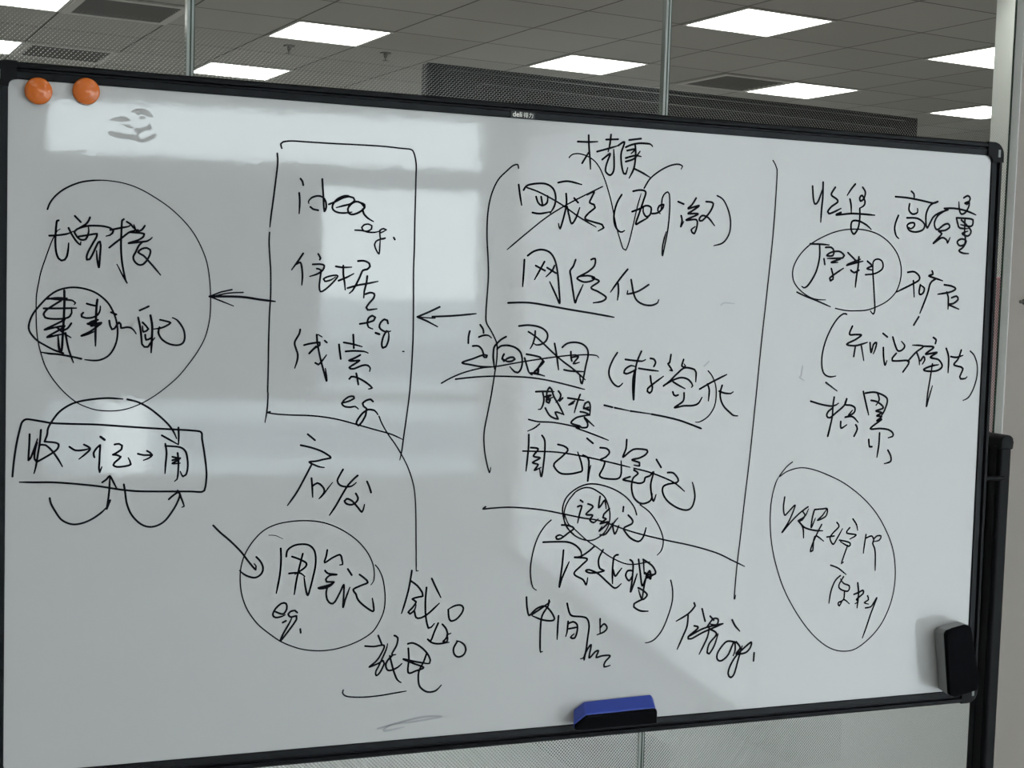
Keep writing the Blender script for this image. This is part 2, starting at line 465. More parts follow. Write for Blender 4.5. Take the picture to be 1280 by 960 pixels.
for x in (-0.46, 0.20):
    link('stand_column', bx(x-0.045, x+0.045, -0.10, -0.06, 0.16, 1.3, bev=0.006), M['stand_metal'], st)
    link('stand_foot', bx(x-0.09, x+0.09, -0.52, 0.34, 0.04, 0.18, bev=0.01), M['stand_metal'], st)
    for yy in (-0.40, 0.35):
        link('castor', lathe(bmesh.new(), [(0.012, -0.014), (0.02, -0.012), (0.02, 0.012), (0.012, 0.014)], 18, 'x', (x, yy, 0.02)), M['castor'], st)

# ---------------------------------------------------------------- the whiteboard
BO = Vector((0.253, 1.786, 0.887))           # lower left corner of the writing surface
BYAW, BTILT, BROLL = R(-7.294), R(-0.502), R(-0.087)
W, S = 1.4647, 0.859
wb = thing('whiteboard', 'mobile whiteboard in a black frame covered with black marker handwriting', 'whiteboard', BO, (0, 0, BYAW))
# board-local frame: x along, y into the board (front faces -y), z up
BR = Matrix.Rotation(BTILT, 4, 'X') @ Matrix.Rotation(-BROLL, 4, 'Y')
def hang(o, parent=wb):
    o.parent = parent
    o.matrix_local = BR
    return o
def rr(u0, u1, v0, v1, r, k=6):
    return rounded_rect(u0, u1, v0, v1, r, k)
# writing surface (front plane y = 0)
bm = bmesh.new()
P = rr(-0.004, W+0.004, -0.004, S+0.004, 0.011)
loft(bm, [(x, 0.012, z) for x, z in P], [(x, 0.0, z) for x, z in P])
surf = hang(link('writing_surface', bm, M['board']))

# frame: four two-ridge rails and four rounded corner caps
F = 0.0205
prof = [(-0.0003, -0.0008), (0.0008, -0.0022), (0.0085, -0.0030), (0.0100, -0.0002), (0.0120, -0.0002), (0.0135, -0.0046), (0.0178, -0.0042), (F, -0.0015), (F, 0.016), (0.0, 0.016)]
CC = 0.011
def rail(name, axis, a0, a1, flip):
    bm = bmesh.new()
    def pt(o, y, a):
        if axis == 'u': return (a, y, (S+o) if flip else -o)
        return ((W+o) if flip else -o, y, a)
    loft(bm, [pt(o, y, a0) for o, y in prof], [pt(o, y, a1) for o, y in prof])
    return hang(link(name, bm, M['black_frame']))
top = rail('frame_rail', 'u', CC-F, W-CC+F, True)
rail('frame_rail', 'u', CC-F, W-CC+F, False)
rail('frame_rail', 'v', CC-F, S-CC+F, False)
rail('frame_rail', 'v', CC-F, S-CC+F, True)
def corner(su, sv):
    # L-shaped cap with a rounded outer corner, drawn for the top right and mirrored
    g = 0.0008
    outer = [(-CC+g, F+g)]
    r = 0.020
    for i in range(9):
        a = R(90-90*i/8); outer.append((F+g-r+r*math.cos(a), F+g-r+r*math.sin(a)))
    outer += [(F+g, -CC+g), (-g, -CC+g)]
    inner_r = 0.008
    for i in range(6):
        a = R(0+90*i/5); outer.append((-inner_r-g+inner_r*math.cos(a), -inner_r-g+inner_r*math.sin(a)))
    outer += [(-CC+g, -g)]
    u0 = W if su > 0 else 0; v0 = S if sv > 0 else 0
    Q = [(u0+su*x, v0+sv*z) for x, z in outer]
    bm = bmesh.new()
    a = [bm.verts.new((x, 0.0165, z)) for x, z in Q]; b = [bm.verts.new((x, -0.0040, z)) for x, z in Q]
    inner = [(u0+su*(x-0.0012 if x > 0 else x+0.0), v0+sv*(z-0.0012 if z > 0 else z)) for x, z in outer]
    c = [bm.verts.new((x, -0.0052, z)) for x, z in inner]
    k = len(Q)
    bm.faces.new(a)
    for i in range(k):
        j = (i+1) % k
        bm.faces.new((a[i], a[j], b[j], b[i])); bm.faces.new((b[i], b[j], c[j], c[i]))
    bm.faces.new(c)
    bmesh.ops.recalc_face_normals(bm, faces=bm.faces[:])
    o = hang(link('corner_cap', bm, M['black_plastic']))
    # small bright screw plate at the outer corner
    cx, cz = u0+su*0.011, v0+sv*0.0035
    q = link('screw_plate', bx(cx-0.0022, cx+0.0022, -0.0062, -0.0048, cz-0.006, cz+0.006, bev=0.0005), M['chrome'], o)
for su in (-1, 1):
    for sv in (-1, 1): corner(su, sv)

# maker's badge on the top rail
bd = hang(link('badge', bx(0.649, 0.685, -0.0042, -0.0022, S+0.0003, S+0.0090, bev=0.0004), M['badge']))
def text_mesh(body, size, loc, name, parent, mm, bold=0.0):
    cu = bpy.data.curves.new(name, 'FONT'); cu.body = body; cu.size = size; cu.extrude = 0.0001; cu.offset = bold
    t = bpy.data.objects.new(name, cu); COL.objects.link(t)
    dg = bpy.context.evaluated_depsgraph_get()
    me = bpy.data.meshes.new_from_object(t.evaluated_get(dg))
    bpy.data.objects.remove(t); bpy.data.curves.remove(cu)
    me.transform(Matrix.Rotation(R(90), 4, 'X'))
    me.transform(Matrix.Translation(loc))
    me.materials.clear(); me.materials.append(mm)
    o = bpy.data.objects.new(name, me); COL.objects.link(o); o.parent = parent
    return o
text_mesh('deli', 0.0100, (0.6515, -0.0045, S+0.0016), 'badge_lettering', bd, M['badge_white'], 0.00012)
text_mesh('\u5f97\u529b', 0.0076, (0.6672, -0.0045, S+0.0016), 'badge_lettering', bd, M['badge_white'], 0.0)

# handwriting
INK = [
('large thin hand-drawn circle at the left',[(15,1,[467,7034,493,7108,544,7186,625,7265,727,7331,851,7385,975,7413,1100,7425,1247,7420,1395,7398,1544,7352,1695,7279,1869,7174,2000,7075,2133,6949,2244,6810,2335,6647,2404,6471,2440,6293,2460,6092,2464,5846,2445,5665,2397,5485,2311,5315,2203,5156,2073,4991,1922,4851,1771,4735,1621,4645,1471,4583,1343,4554,1205,4548,1068,4561,941,4601,836,4653,731,4736,626,4845,522,4986,449,5126,396,5299,364,5449,348,5643,345,5837,349,5987,373,6138,398,6268,452,6442,518,6638,558,6725,588,6780,619,6801]),(22,1,[467,7034,493,7108,544,7186,625,7265,727,7331,851,7385,975,7413,1100,7425])]),
('two written characters inside the large circle, upper line',[(26,1,[599,6905,579,6898,571,6833,564,6726,563,6618,574,6511,602,6437,637,6412,674,6424,698,6462,714,6549,719,6631]),(26,1,[491,6712,589,6722,702,6744,770,6778]),(26,1,[716,6818,758,6734,816,6650,858,6615,862,6652]),(26,1,[789,6968,860,6896]),(26,1,[969,6960,955,6920,918,6871,846,6824]),(26,1,[784,6774,815,6806,877,6834,960,6855,1064,6860,1148,6855,1216,6837,1250,6808,1240,6777,1208,6749,1164,6736]),(26,1,[784,6768,816,6715,862,6678,920,6685,940,6720,956,6786,950,6840]),(26,1,[832,6716,940,6738,1055,6760,1051,6725,1004,6636,953,6537,933,6471,937,6434,968,6440,1005,6506,1042,6594,1071,6656,1091,6666,1100,6619,1093,6488,1082,6344,1060,6443,1051,6551]),(26,1,[1212,6815,1317,6841,1433,6868,1469,6892]),(26,1,[1375,6957,1354,6939,1347,6782,1345,6607,1355,6454,1376,6324,1401,6215,1423,6161]),(20,1,[1423,6161,1366,6258,1323,6344,1297,6391]),(26,1,[1204,6595,1277,6659,1361,6728,1445,6797,1551,6834]),(26,1,[1411,6926,1461,6896,1486,6864,1519,6833,1497,6893]),(26,1,[1631,6886,1594,6832,1530,6807]),(26,1,[1445,6797,1551,6795,1626,6783,1616,6749,1552,6703,1436,6659,1553,6677,1660,6694,1702,6720,1723,6743]),(26,1,[1606,6683,1564,6638,1522,6548,1495,6492,1509,6438,1556,6396,1610,6398,1663,6455,1700,6533,1700,6588,1661,6609,1597,6595,1554,6549,1619,6512,1684,6444,1761,6359,1833,6273])]),
('small hand-drawn circle at the left edge of the large circle',[(24,1,[668,5268,560,5305,457,5360,364,5417,292,5495,261,5566,271,5652,311,5750,391,5859,493,5970,595,6042,718,6080,843,6084,968,6059,1073,6012,1179,5924,1244,5827,1292,5707,1315,5576,1308,5444,1271,5333,1208,5244,1124,5195,1040,5181,925,5190]),(26,1,[883,5201,747,5230,602,5254,499,5261,406,5277])]),
('dense characters inside the large circle, lower line',[(30,1,[673,6044,676,5910,672,5737,665,5585,658,5454,653,5346,643,5291,626,5298,613,5367,606,5475]),(26,1,[483,5942,575,5933,678,5932,772,5923,807,5896,793,5874]),(26,1,[473,5935,596,5951,709,5950]),(26,1,[433,5817,617,5822,820,5831]),(26,1,[637,5920,555,5864,463,5797,433,5742,450,5706,536,5690,680,5698,742,5727,763,5771,758,5836]),(26,1,[681,5683,578,5626,445,5554,537,5578,681,5607,630,5562,538,5506,476,5462,579,5486,682,5509]),(26,1,[589,5588,682,5509,757,5463]),(26,1,[760,5641,713,5575,641,5541]),(26,1,[692,5520,714,5390,742,5282,789,5152]),(30,1,[1068,5942,1058,5855,1052,5680,1049,5527,1051,5363]),(26,1,[941,5889,991,5875,1043,5865]),(26,1,[900,5775,879,5752,884,5724,930,5710,1013,5718,1076,5757,1101,5812,1104,5863]),(26,1,[1077,5691,1003,5668,962,5634,1014,5635,1119,5655,1077,5615,994,5548,880,5487,953,5508,1047,5549]),(26,1,[951,5639,1056,5669,994,5613,1098,5637]),(26,1,[1234,5789,1298,5762]),(26,1,[1214,5684,1225,5618,1247,5574,1278,5586,1305,5631,1331,5664,1352,5643,1357,5594,1416,5604,1470,5601,1513,5569,1541,5525]),(26,1,[1581,5820,1638,5847,1692,5875]),(26,1,[1564,5731,1587,5625,1606,5493,1616,5394,1644,5361,1687,5361,1715,5406,1772,5478]),(26,1,[1619,5670,1662,5627,1691,5588,1631,5549,1619,5626]),(30,1,[1715,5761,1738,5628,1736,5473,1729,5289]),(26,1,[1653,5516,1665,5450,1723,5473]),(26,1,[1834,5708,1900,5694,1965,5673,1911,5632,1846,5604,1760,5589]),(26,1,[1829,5613,1815,5552,1848,5475,1914,5421,1991,5393,2067,5390,2122,5417,2145,5480,2135,5570,2097,5647,2041,5713,1986,5738])]),
('arched arrow leaping over the boxed words',[(26,1,[456,4168,487,4255,496,4331,547,4429,629,4538,753,4626,877,4670,1045,4698,1214,4710,1389,4699]),(26,1,[1444,4695,1578,4659,1708,4588,1840,4485,1950,4379,2017,4289,2062,4192]),(26,0,[1876,4234,1975,4177,2086,4113]),(26,1,[2082,4334,2088,4221,2086,4113])]),
('long hand-drawn rectangle around three words',[(26,1,[85,3738,100,3922,129,4139,169,4333,195,4415,239,4446,300,4441,424,4419,547,4397,755,4387,1070,4377,1388,4353,1711,4329,2039,4309,2260,4294,2371,4271,2383,4185,2415,4003,2440,3821,2447,3684,2431,3547,2394,3498,2227,3506,1831,3515,1570,3525,1355,3552,1099,3598,804,3635,554,3657,347,3661,167,3667])]),
('three boxed words joined by short arrows',[(26,1,[281,4261,278,4137,270,3937,294,3963,334,4071,374,4202]),(26,1,[414,4314,401,4158,376,3984,356,3853,336,3773]),(26,1,[456,4168,498,4163,570,4156,622,4134,612,4079,551,4025,448,3961,366,3918,341,3951,344,4049,374,4158]),(26,1,[395,4125,467,4124,550,4047,624,3937,670,3853]),(26,1,[751,4100,821,4055,894,4054,957,4064,1005,4082]),(26,1,[925,4126,988,4091,999,4064,947,4009,868,3944]),(32,1,[1124,4222,1173,4184]),(26,1,[1053,3964,1042,4019,1083,4085,1119,4118,1116,4018,1113,3908,1109,3819,1118,3775,1143,3841]),(26,1,[1295,4123,1348,4131,1387,4109,1381,4064,1318,4016,1275,3994,1328,3989,1372,3966,1350,3938,1298,3894,1283,3861,1330,3838,1437,3847,1497,3869,1484,3914,1464,3952]),(26,1,[1582,4002,1651,3985,1755,3984]),(26,1,[1694,4038,1733,4015,1759,3984,1716,3944,1652,3918]),(26,1,[1921,4126,1938,4009,1927,3851,1922,3745]),(26,1,[1921,4099,2009,4093,2108,4079,2175,4028,2203,3915,2205,3802,2184,3723,2147,3701,2112,3769]),(26,1,[2011,3958,2099,3928,2012,3872,2111,3875]),(26,1,[2011,3913,2110,3939,2045,3894]),(26,1,[2076,4007,2089,3894,2086,3758,2074,3668,2044,3642])]),
('two curved arrows under the rectangle',[(26,1,[524,3460,539,3390,599,3278,662,3188,746,3137,830,3121,935,3140,1040,3188,1145,3263,1208,3328]),(26,1,[1208,3311,1224,3417,1237,3550,1242,3724]),(26,1,[1208,3306,1250,3416]),(26,1,[1151,3645,1204,3684,1242,3724,1290,3638,1333,3553]),(26,1,[1414,3614,1430,3524,1454,3367,1509,3231,1597,3127,1684,3073,1771,3061,1858,3086,1934,3140,2010,3240,2074,3351,2112,3464,2083,3528]),(26,1,[1974,3410,2003,3439,2094,3498,2128,3429,2168,3315,2141,3304])]),
('tall hand-drawn frame around the column with idea',[(21,1,[3346,7965,3331,8022,3360,8049,3477,8069,3675,8070,3994,8072,4399,8079,4707,8080,4936,8071,5082,8065,5125,8031,5152,7953,5167,7854,5168,7653,5168,7352,5167,7050,5170,6748,5167,6553,5168,6351,5178,5946,5182,5540,5175,5234,5162,4929,5146,4717,5111,4411,5085,4206,5062,4002,5036,3875]),(23,1,[3288,7898,3296,7778,3275,7545,3247,7292,3221,7077,3210,6941]),(21,1,[3207,6873,3204,6727,3223,6475,3230,6385,3236,6092,3225,5799,3221,5506,3222,5113,3220,4799,3225,4773,3218,4576,3192,4394]),(21,1,[3258,4536,3219,4526,3328,4506,3527,4492,3768,4484,3970,4465,4195,4424,4443,4357,4694,4287,4905,4228,5071,4155])]),
('bold arrow pointing left at the large circle',[(31,1,[2450,6021,2838,6027,3098,5998,3297,5979]),(21,0,[2734,6117,2591,6081,2450,6021,2593,5968,2758,5906]),(19,1,[2879,6085,2683,6069,2490,6022])]),
('handwritten word idea',[(27,1,[3599,7589,3626,7555,3637,7507]),(27,1,[3585,7403,3595,7291,3590,7134]),(27,1,[3888,7600,3898,7483,3909,7346,3916,7229,3925,7180,3948,7230,3940,7309,3899,7365,3829,7377,3749,7348,3710,7297,3715,7273]),(27,1,[3736,7229,3772,7202,3842,7190]),(27,1,[3981,7275,4071,7315,4171,7370,4252,7394,4191,7397,4091,7346,4032,7264,4043,7206,4104,7175,4196,7172,4297,7189]),(27,1,[4211,7398,4313,7377,4330,7345,4274,7296,4173,7265,4083,7237]),(28,1,[4469,7257,4417,7314,4345,7330,4275,7286,4239,7225,4261,7167,4318,7160,4399,7194,4459,7246,4468,7296,4417,7323]),(28,1,[4443,7236,4457,7177,4514,7120,4593,7078])]),
('small eg. written beneath the word idea',[(23,1,[4343,6953,4425,6953,4507,6945,4568,6979,4571,7023,4526,7041,4464,7028,4434,6993,4450,6958,4508,6937,4611,6935,4693,6959]),(23,1,[4771,6976,4733,6991,4682,6964,4683,6932,4734,6951,4771,6976]),(23,1,[4683,6928,4700,6849,4761,6866,4695,6849,4634,6817,4614,6776,4637,6707,4679,6652,4687,6749,4691,6849]),(28,1,[4878,6877,4893,6853])]),
('two characters in the framed column, second line',[(27,1,[3654,6619,3587,6515,3504,6398]),(27,1,[3568,6475,3617,6500,3638,6438,3650,6321,3643,6203]),(27,1,[3854,6619,3886,6565,3876,6545]),(27,1,[3783,6479,3887,6486,3938,6469,3919,6409,3850,6357,3746,6320]),(25,1,[3838,6426,3893,6408,3887,6309,3877,6190,3895,6125,3955,6153,4054,6245,4123,6336,4072,6345,3981,6322,3932,6291,3952,6262,4033,6284,4092,6325]),(27,1,[4094,6464,4191,6454,4309,6462]),(27,1,[4195,6478,4199,6359,4216,6260,4228,6157]),(27,1,[4134,6277,4235,6320,4340,6377]),(28,1,[4393,6545,4475,6552,4548,6520,4559,6481,4519,6439,4462,6423,4419,6326,4370,6225,4321,6144,4284,6113]),(27,1,[4258,6182,4401,6226,4523,6250,4674,6285]),(28,1,[4525,6350,4513,6249,4489,6149,4483,6059]),(28,1,[4506,6109,4568,6131,4626,6117,4621,6062,4560,5991,4521,5929,4542,5900,4604,5907,4668,5917])]),
('small e.g beneath the second line of the framed column',[(28,1,[4437,5711,4536,5729,4628,5761,4648,5802,4606,5825,4555,5790,4540,5729,4558,5670,4616,5647]),(32,1,[4657,5595,4709,5578]),(28,1,[4826,5725,4815,5766,4773,5779,4722,5733,4707,5673,4745,5633,4808,5610,4864,5623]),(28,1,[4808,5624,4768,5553,4745,5452,4761,5395,4803,5412,4836,5493,4841,5574,4829,5625])]),
('two characters in the framed column, third line',[(27,1,[3634,5621,3622,5562,3564,5452,3580,5374,3607,5295,3603,5216,3571,5111]),(27,1,[3689,5415,3768,5436,3899,5454,3899,5418,3830,5377,3761,5307,3849,5407]),(27,1,[3856,5556,3869,5438,3902,5279,3946,5120,4000,4945,3995,5021,3981,5111]),(27,1,[3844,5183,3885,5160,3934,5210,3993,5290]),(17,1,[3876,5557,3927,5528]),(27,1,[3965,5479,3994,5455]),(27,1,[4159,5432,4171,5343,4187,5239]),(28,1,[4350,5565,4356,5485,4362,5385]),(27,1,[4223,5459,4336,5441,4475,5407]),(27,1,[4250,5340,4359,5349,4503,5343,4559,5322]),(28,1,[4453,5296,4382,5255,4300,5220,4362,5215,4444,5222,4393,5185,4306,5124,4364,5109,4487,5156,4559,5157,4595,5117,4586,5076]),(28,1,[4310,4974,4336,5004,4408,4994,4512,4945,4597,4885,4628,4855,4577,4840]),(28,1,[4403,5049,4419,4984,4435,4900])]),
('stray dot inside the framed column',[(19,1,[5041,5351,5058,5351])]),
('arrow pointing left at the framed column',[(28,0,[5550,5966,5392,5890,5234,5822,5374,5768,5526,5695]),(28,1,[5447,5830,5764,5851,6076,5886]),(19,1,[5245,5820,5490,5811,5447,5835])]),
('eg with long tail running down from the framed column',[(27,1,[4231,4655,4312,4676,4383,4716,4373,4740,4311,4736,4240,4685,4215,4645,4252,4605,4335,4595,4396,4605,4442,4571]),(28,1,[4643,4672,4611,4700,4549,4686,4499,4645,4516,4605,4563,4565,4502,4514,4441,4434,4418,4373,4448,4347,4494,4393,4544,4484,4563,4559,4667,4550,4714,4494]),(19,1,[4731,4473,4775,4371,4863,4228,4971,4085,5082,3909,5171,3733,5240,3526,5271,3319,5286,3050,5305,2476,5310,2340,5338,2343])]),
('two characters below the framed column',[(27,1,[3762,4236,3861,4156]),(27,1,[3671,4091,3817,4056,3959,4004,4073,3933,4079,3916,3982,3898,3881,3875,3790,3866,3862,3825,3933,3798,3994,3789]),(27,1,[3825,3836,3724,3637,3627,3459,3510,3292]),(27,1,[3825,3649,3837,3535,3846,3394]),(27,1,[3843,3545,3907,3583,3969,3542,4001,3491,3992,3441,3932,3372]),(21,1,[3952,3387,4002,3441,4051,3510,4111,3586]),(27,1,[4251,3759,4211,3689,4176,3608,4214,3547,4297,3525,4379,3534,4436,3579]),(28,1,[4455,3674,4398,3625,4317,3535,4238,3405,4159,3265,4079,3146]),(28,1,[4433,3431,4466,3369,4446,3319,4385,3280,4312,3292,4280,3333,4311,3363,4384,3331,4469,3237,4522,3178,4548,3235,4557,3279]),(28,1,[4585,3590,4618,3519,4645,3440])]),
('diagonal arrow with hooked head',[(27,1,[2543,3055,2631,2964,2769,2841,2908,2697,3008,2564,3105,2451,3108,2500,3084,2531]),(27,1,[3110,2620,3166,2558,3201,2477,3189,2407,3140,2359,3081,2346,3012,2365,2952,2397,2893,2450])]),
('round hand-drawn circle below the tall frame',[(18,1,[4727,2448,4781,2380,4837,2254,4868,2087,4876,1942,4858,1798,4798,1657,4717,1537,4593,1452,4448,1388,4304,1346,4160,1320,3975,1315,3770,1344,3607,1399,3445,1480,3283,1601,3141,1729,3020,1896,2948,2059,2912,2220,2903,2400,2921,2538,2967,2675,3063,2830,3198,2965,3356,3040,3535,3074,3735,3083,3938,3062,4123,3006,4310,2909,4479,2781,4607,2633,4684,2487,4714,2362,4711,2239,4670,2175]),(9,1,[3269,2903,3358,2896,3459,2847])]),
('three characters inside the round circle',[(27,1,[3431,2722,3438,2557,3424,2357,3383,2124]),(27,1,[3507,2610,3522,2694,3601,2751,3701,2768,3803,2754,3875,2691,3903,2589,3900,2458,3872,2317,3844,2197,3806,2077,3774,2180,3751,2322]),(27,1,[3584,2607,3685,2567,3777,2513,3768,2463,3708,2415,3629,2368]),(27,1,[3728,2640,3687,2466,3650,2287,3624,2096]),(27,1,[3548,2382,3648,2387,3709,2375,3761,2332]),(27,1,[4059,2678,4046,2594,4027,2509,4133,2570,4235,2607,4261,2545,4273,2473,4234,2468]),(27,1,[4034,2401,4076,2359,4195,2339,4097,2332,4047,2279,4058,2248,4160,2239,4099,2205,3947,2168,4018,2158,4120,2194,4164,2239]),(27,1,[4079,2196,4056,2106,4073,2003,4125,1949,4176,1967,4246,2096,4295,2196,4298,2074,4292,1890,4320,1991,4379,2156]),(28,1,[4346,2408,4402,2324]),(28,1,[4510,2326,4584,2269,4628,2212,4534,2175,4427,2125,4464,2065,4497,1982,4583,1895,4710,1812,4715,1888,4696,1992])]),
('small eg. in the bottom of the round circle',[(27,1,[3377,1877,3478,1841,3527,1909,3516,1980,3455,1984,3377,1917,3342,1839,3379,1800,3459,1808,3508,1830]),(27,1,[3476,1726,3520,1748]),(27,1,[3669,1851,3638,1879,3578,1870,3548,1838,3579,1795,3660,1805,3661,1761,3582,1644,3455,1486,3483,1569,3571,1725,3600,1794]),(27,1,[3714,1626,3721,1575])]),
('character with two loops right of the round circle',[(28,1,[5246,2349,5233,2250,5205,2085,5157,1900,5113,1761]),(28,1,[5234,2208,5333,2131,5404,2034,5412,1988,5337,1975,5262,1953,5317,1913,5276,1842,5209,1773,5235,1750,5298,1799,5318,1871]),(28,1,[5299,1778,5323,1694,5388,1684,5494,1737,5653,1875]),(28,1,[5463,2104,5451,1906,5463,1696,5504,1537,5543,1545,5589,1595]),(28,1,[5535,2226,5604,2087,5673,1954]),(28,1,[5787,1773,5796,1678,5828,1617,5911,1640,5986,1721,6006,1794,5961,1834,5873,1826,5780,1780]),(28,1,[5645,1598,5592,1479,5543,1356,5499,1380,5559,1330,5658,1307,5810,1319]),(28,1,[5705,1578,5761,1512,5786,1426,5754,1364,5722,1335,5777,1325,5787,1384,5775,1422,5833,1444]),(28,1,[5931,1322,5879,1230,5892,1144,5948,1103,6025,1125,6060,1197,6032,1273,5964,1320,5920,1333])]),
('two underlined characters at the lower middle left',[(26,1,[4609,1340,4736,1326,4879,1330,4823,1192,4762,1113,4675,1047,4805,1090,4867,1123,4885,1084,4829,963,4777,921,4769,978,4816,1068,4906,1270,4925,1352]),(28,1,[4791,1474,4841,1357]),(28,1,[5018,1461,5068,1427,5054,1323,4989,1202,5046,1195]),(28,1,[4993,1181,4941,1133,4907,1062,4934,987,4998,983,5083,1019,5135,1064]),(28,1,[4961,1183,5020,971,5076,842,5131,800]),(28,1,[5214,1334,5289,1340,5398,1281,5498,1180,5544,1083,5534,1041,5469,1041]),(28,1,[5222,1271,5234,1124,5230,932,5342,949,5449,988,5296,1057,5155,1125,5339,1075,5513,1038]),(28,1,[5491,1191,5447,1068,5385,946,5378,820,5402,724,5479,655,5556,635,5642,654,5713,723]),(21,1,[4320,755,4310,721,4343,677,4437,650,4626,635,4837,640,5049,660,5209,675])]),
('two characters at the top of the middle column',[(29,1,[7516,8332,7675,8337,7823,8352]),(29,1,[7681,8432,7693,8260,7714,8093,7725,7960]),(29,1,[7594,8036,7652,8131,7704,8219]),(19,1,[7393,8101,7437,8146,7528,8165,7651,8145,7777,8083,7873,7977,7957,7813,8025,7634,8078,7467,8151,7188,8221,6992,8273,6866,8315,6845,8364,6969,8418,7200,8472,7459,8528,7661]),(29,1,[7951,8389,8138,8407]),(29,1,[8026,8464,8010,8309,7988,8223]),(29,1,[7818,8212,7987,8265,8141,8317]),(29,1,[7900,8105,8021,8197,7993,8111,7965,8025,7961,7940,8032,7894,8085,7962,8086,8117,8074,8257]),(29,1,[8141,8317,8239,8374,8192,8208,8208,8039,8243,7929,8275,7925,8303,8017]),(30,1,[8310,8407,8498,8440]),(30,1,[8261,8303,8360,8346,8485,8374,8644,8373,8683,8339]),(30,1,[8284,8256,8409,8284,8349,8218]),(30,1,[8266,8150,8413,8194,8508,8186]),(30,1,[8268,8100,8399,8150,8489,8261]),(30,1,[8407,8349,8421,8223,8403,8023,8330,7869]),(30,1,[8404,8009,8532,7960,8655,7902]),(25,1,[8573,7740,8663,7882,8818,8005,8975,8086,9103,8114,9176,8090,9155,8046])]),
('long left bracket of the middle column',[(22,1,[6639,7908,6626,7957,6558,7939,6458,7851,6358,7749,6288,7622,6235,7455,6206,7235,6205,6961,6229,6660,6242,6414,6230,6110,6222,5917,6231,5771,6299,5660,6367,5540,6397,5454,6399,5263,6372,5054,6334,4776,6287,4515,6243,4253,6249,4044,6282,3860,6337,3681,6354,3754])]),
('crossed-out characters in the middle column, top line',[(29,1,[6649,7683,6674,7533,6702,7402]),(29,1,[6725,7613,6774,7677,6907,7712,7057,7715,7165,7657,7208,7548,7194,7422,7131,7313]),(29,1,[6913,7532,6946,7451,7007,7413,7081,7458,7087,7555]),(29,1,[6988,7536,7012,7427]),(29,1,[6866,7309,6980,7300,7145,7336]),(24,1,[6775,7649,6971,7591,7278,7454,7589,7274,7840,7154]),(21,1,[7919,7727,7640,7585,7354,7430,7072,7249,6780,7014,6505,6781]),(29,1,[7238,7744,7389,7772,7598,7737]),(29,1,[7364,7598,7375,7459,7344,7290,7289,7106,7263,7175]),(29,1,[7385,7418,7420,7294,7463,7184,7528,7271,7578,7414]),(29,1,[7488,7543,7551,7482]),(29,1,[7685,7601,7792,7649,7763,7578,7729,7491,7798,7467,7815,7426,7710,7336,7666,7264,7776,7227,7932,7192,7959,7150,7873,7099])]),
('bracketed characters in the middle column, top line',[(29,1,[8223,7630,8155,7513,8114,7356,8125,7215,8185,7118,8248,7101,8285,7123]),(30,1,[8400,7688,8510,7711,8600,7688,8564,7549,8507,7375,8459,7224,8527,7256,8652,7325]),(30,1,[8395,7398,8520,7447,8614,7494,8694,7470,8682,7369,8620,7338,8569,7407,8576,7478]),(30,1,[8714,7385,8809,7404,8886,7480,8894,7523,8821,7499,8802,7432,8842,7391]),(23,1,[8856,7449,8871,7622,8926,7697,8975,7685,8993,7485,8978,7197,8939,6965,8904,6790,8901,6934,8948,7138]),(30,1,[9125,7578,9217,7548]),(30,1,[9182,7379,9201,7308,9182,7220,9227,7295]),(30,1,[9416,7645,9354,7547,9291,7486,9469,7538,9342,7445,9294,7414,9458,7416,9265,7320,9429,7333,9448,7247,9404,7129,9353,7179,9416,7231]),(30,1,[9582,7602,9698,7585,9654,7460,9528,7323,9478,7336,9524,7396,9624,7372,9735,7260]),(26,1,[9760,7698,9861,7646,9951,7504,9999,7331,9983,7154,9888,7019,9734,6968])]),
('three underlined characters in the middle column, second line',[(29,1,[6767,6653,6761,6486,6752,6278]),(29,1,[6813,6710,6907,6775,7027,6802,7149,6765,7228,6656,7274,6476,7302,6252,7318,6062,7260,6167,7156,6360]),(29,1,[6938,6576,7005,6545,7081,6511]),(29,1,[7068,6636,7006,6523,6926,6381]),(29,1,[7110,6554,7249,6481]),(29,1,[7221,6586,7187,6515,7099,6428]),(29,1,[7542,6682,7505,6582,7461,6524,7480,6427,7517,6231,7553,6076,7582,6148,7668,6334]),(29,1,[7779,6691,7841,6707,7835,6608,7739,6520,7617,6454,7573,6416,7682,6371,7805,6395,7841,6438,7741,6463,7602,6445]),(29,1,[7804,6432,7914,6390,7793,6295,7904,6242,8031,6166,7971,6107,7832,6081]),(30,1,[8356,6575,8241,6437,8098,6242]),(29,1,[8213,6365,8223,6251,8212,6131]),(30,1,[8416,6429,8464,6230,8522,6131,8636,6076,8764,6071,8853,6111,8868,6154]),(30,1,[8699,6366,8533,6266,8360,6221,8368,6270]),(29,1,[6542,6047,6840,6058,7143,6024,7480,5976,7821,5933,8167,5884])]),
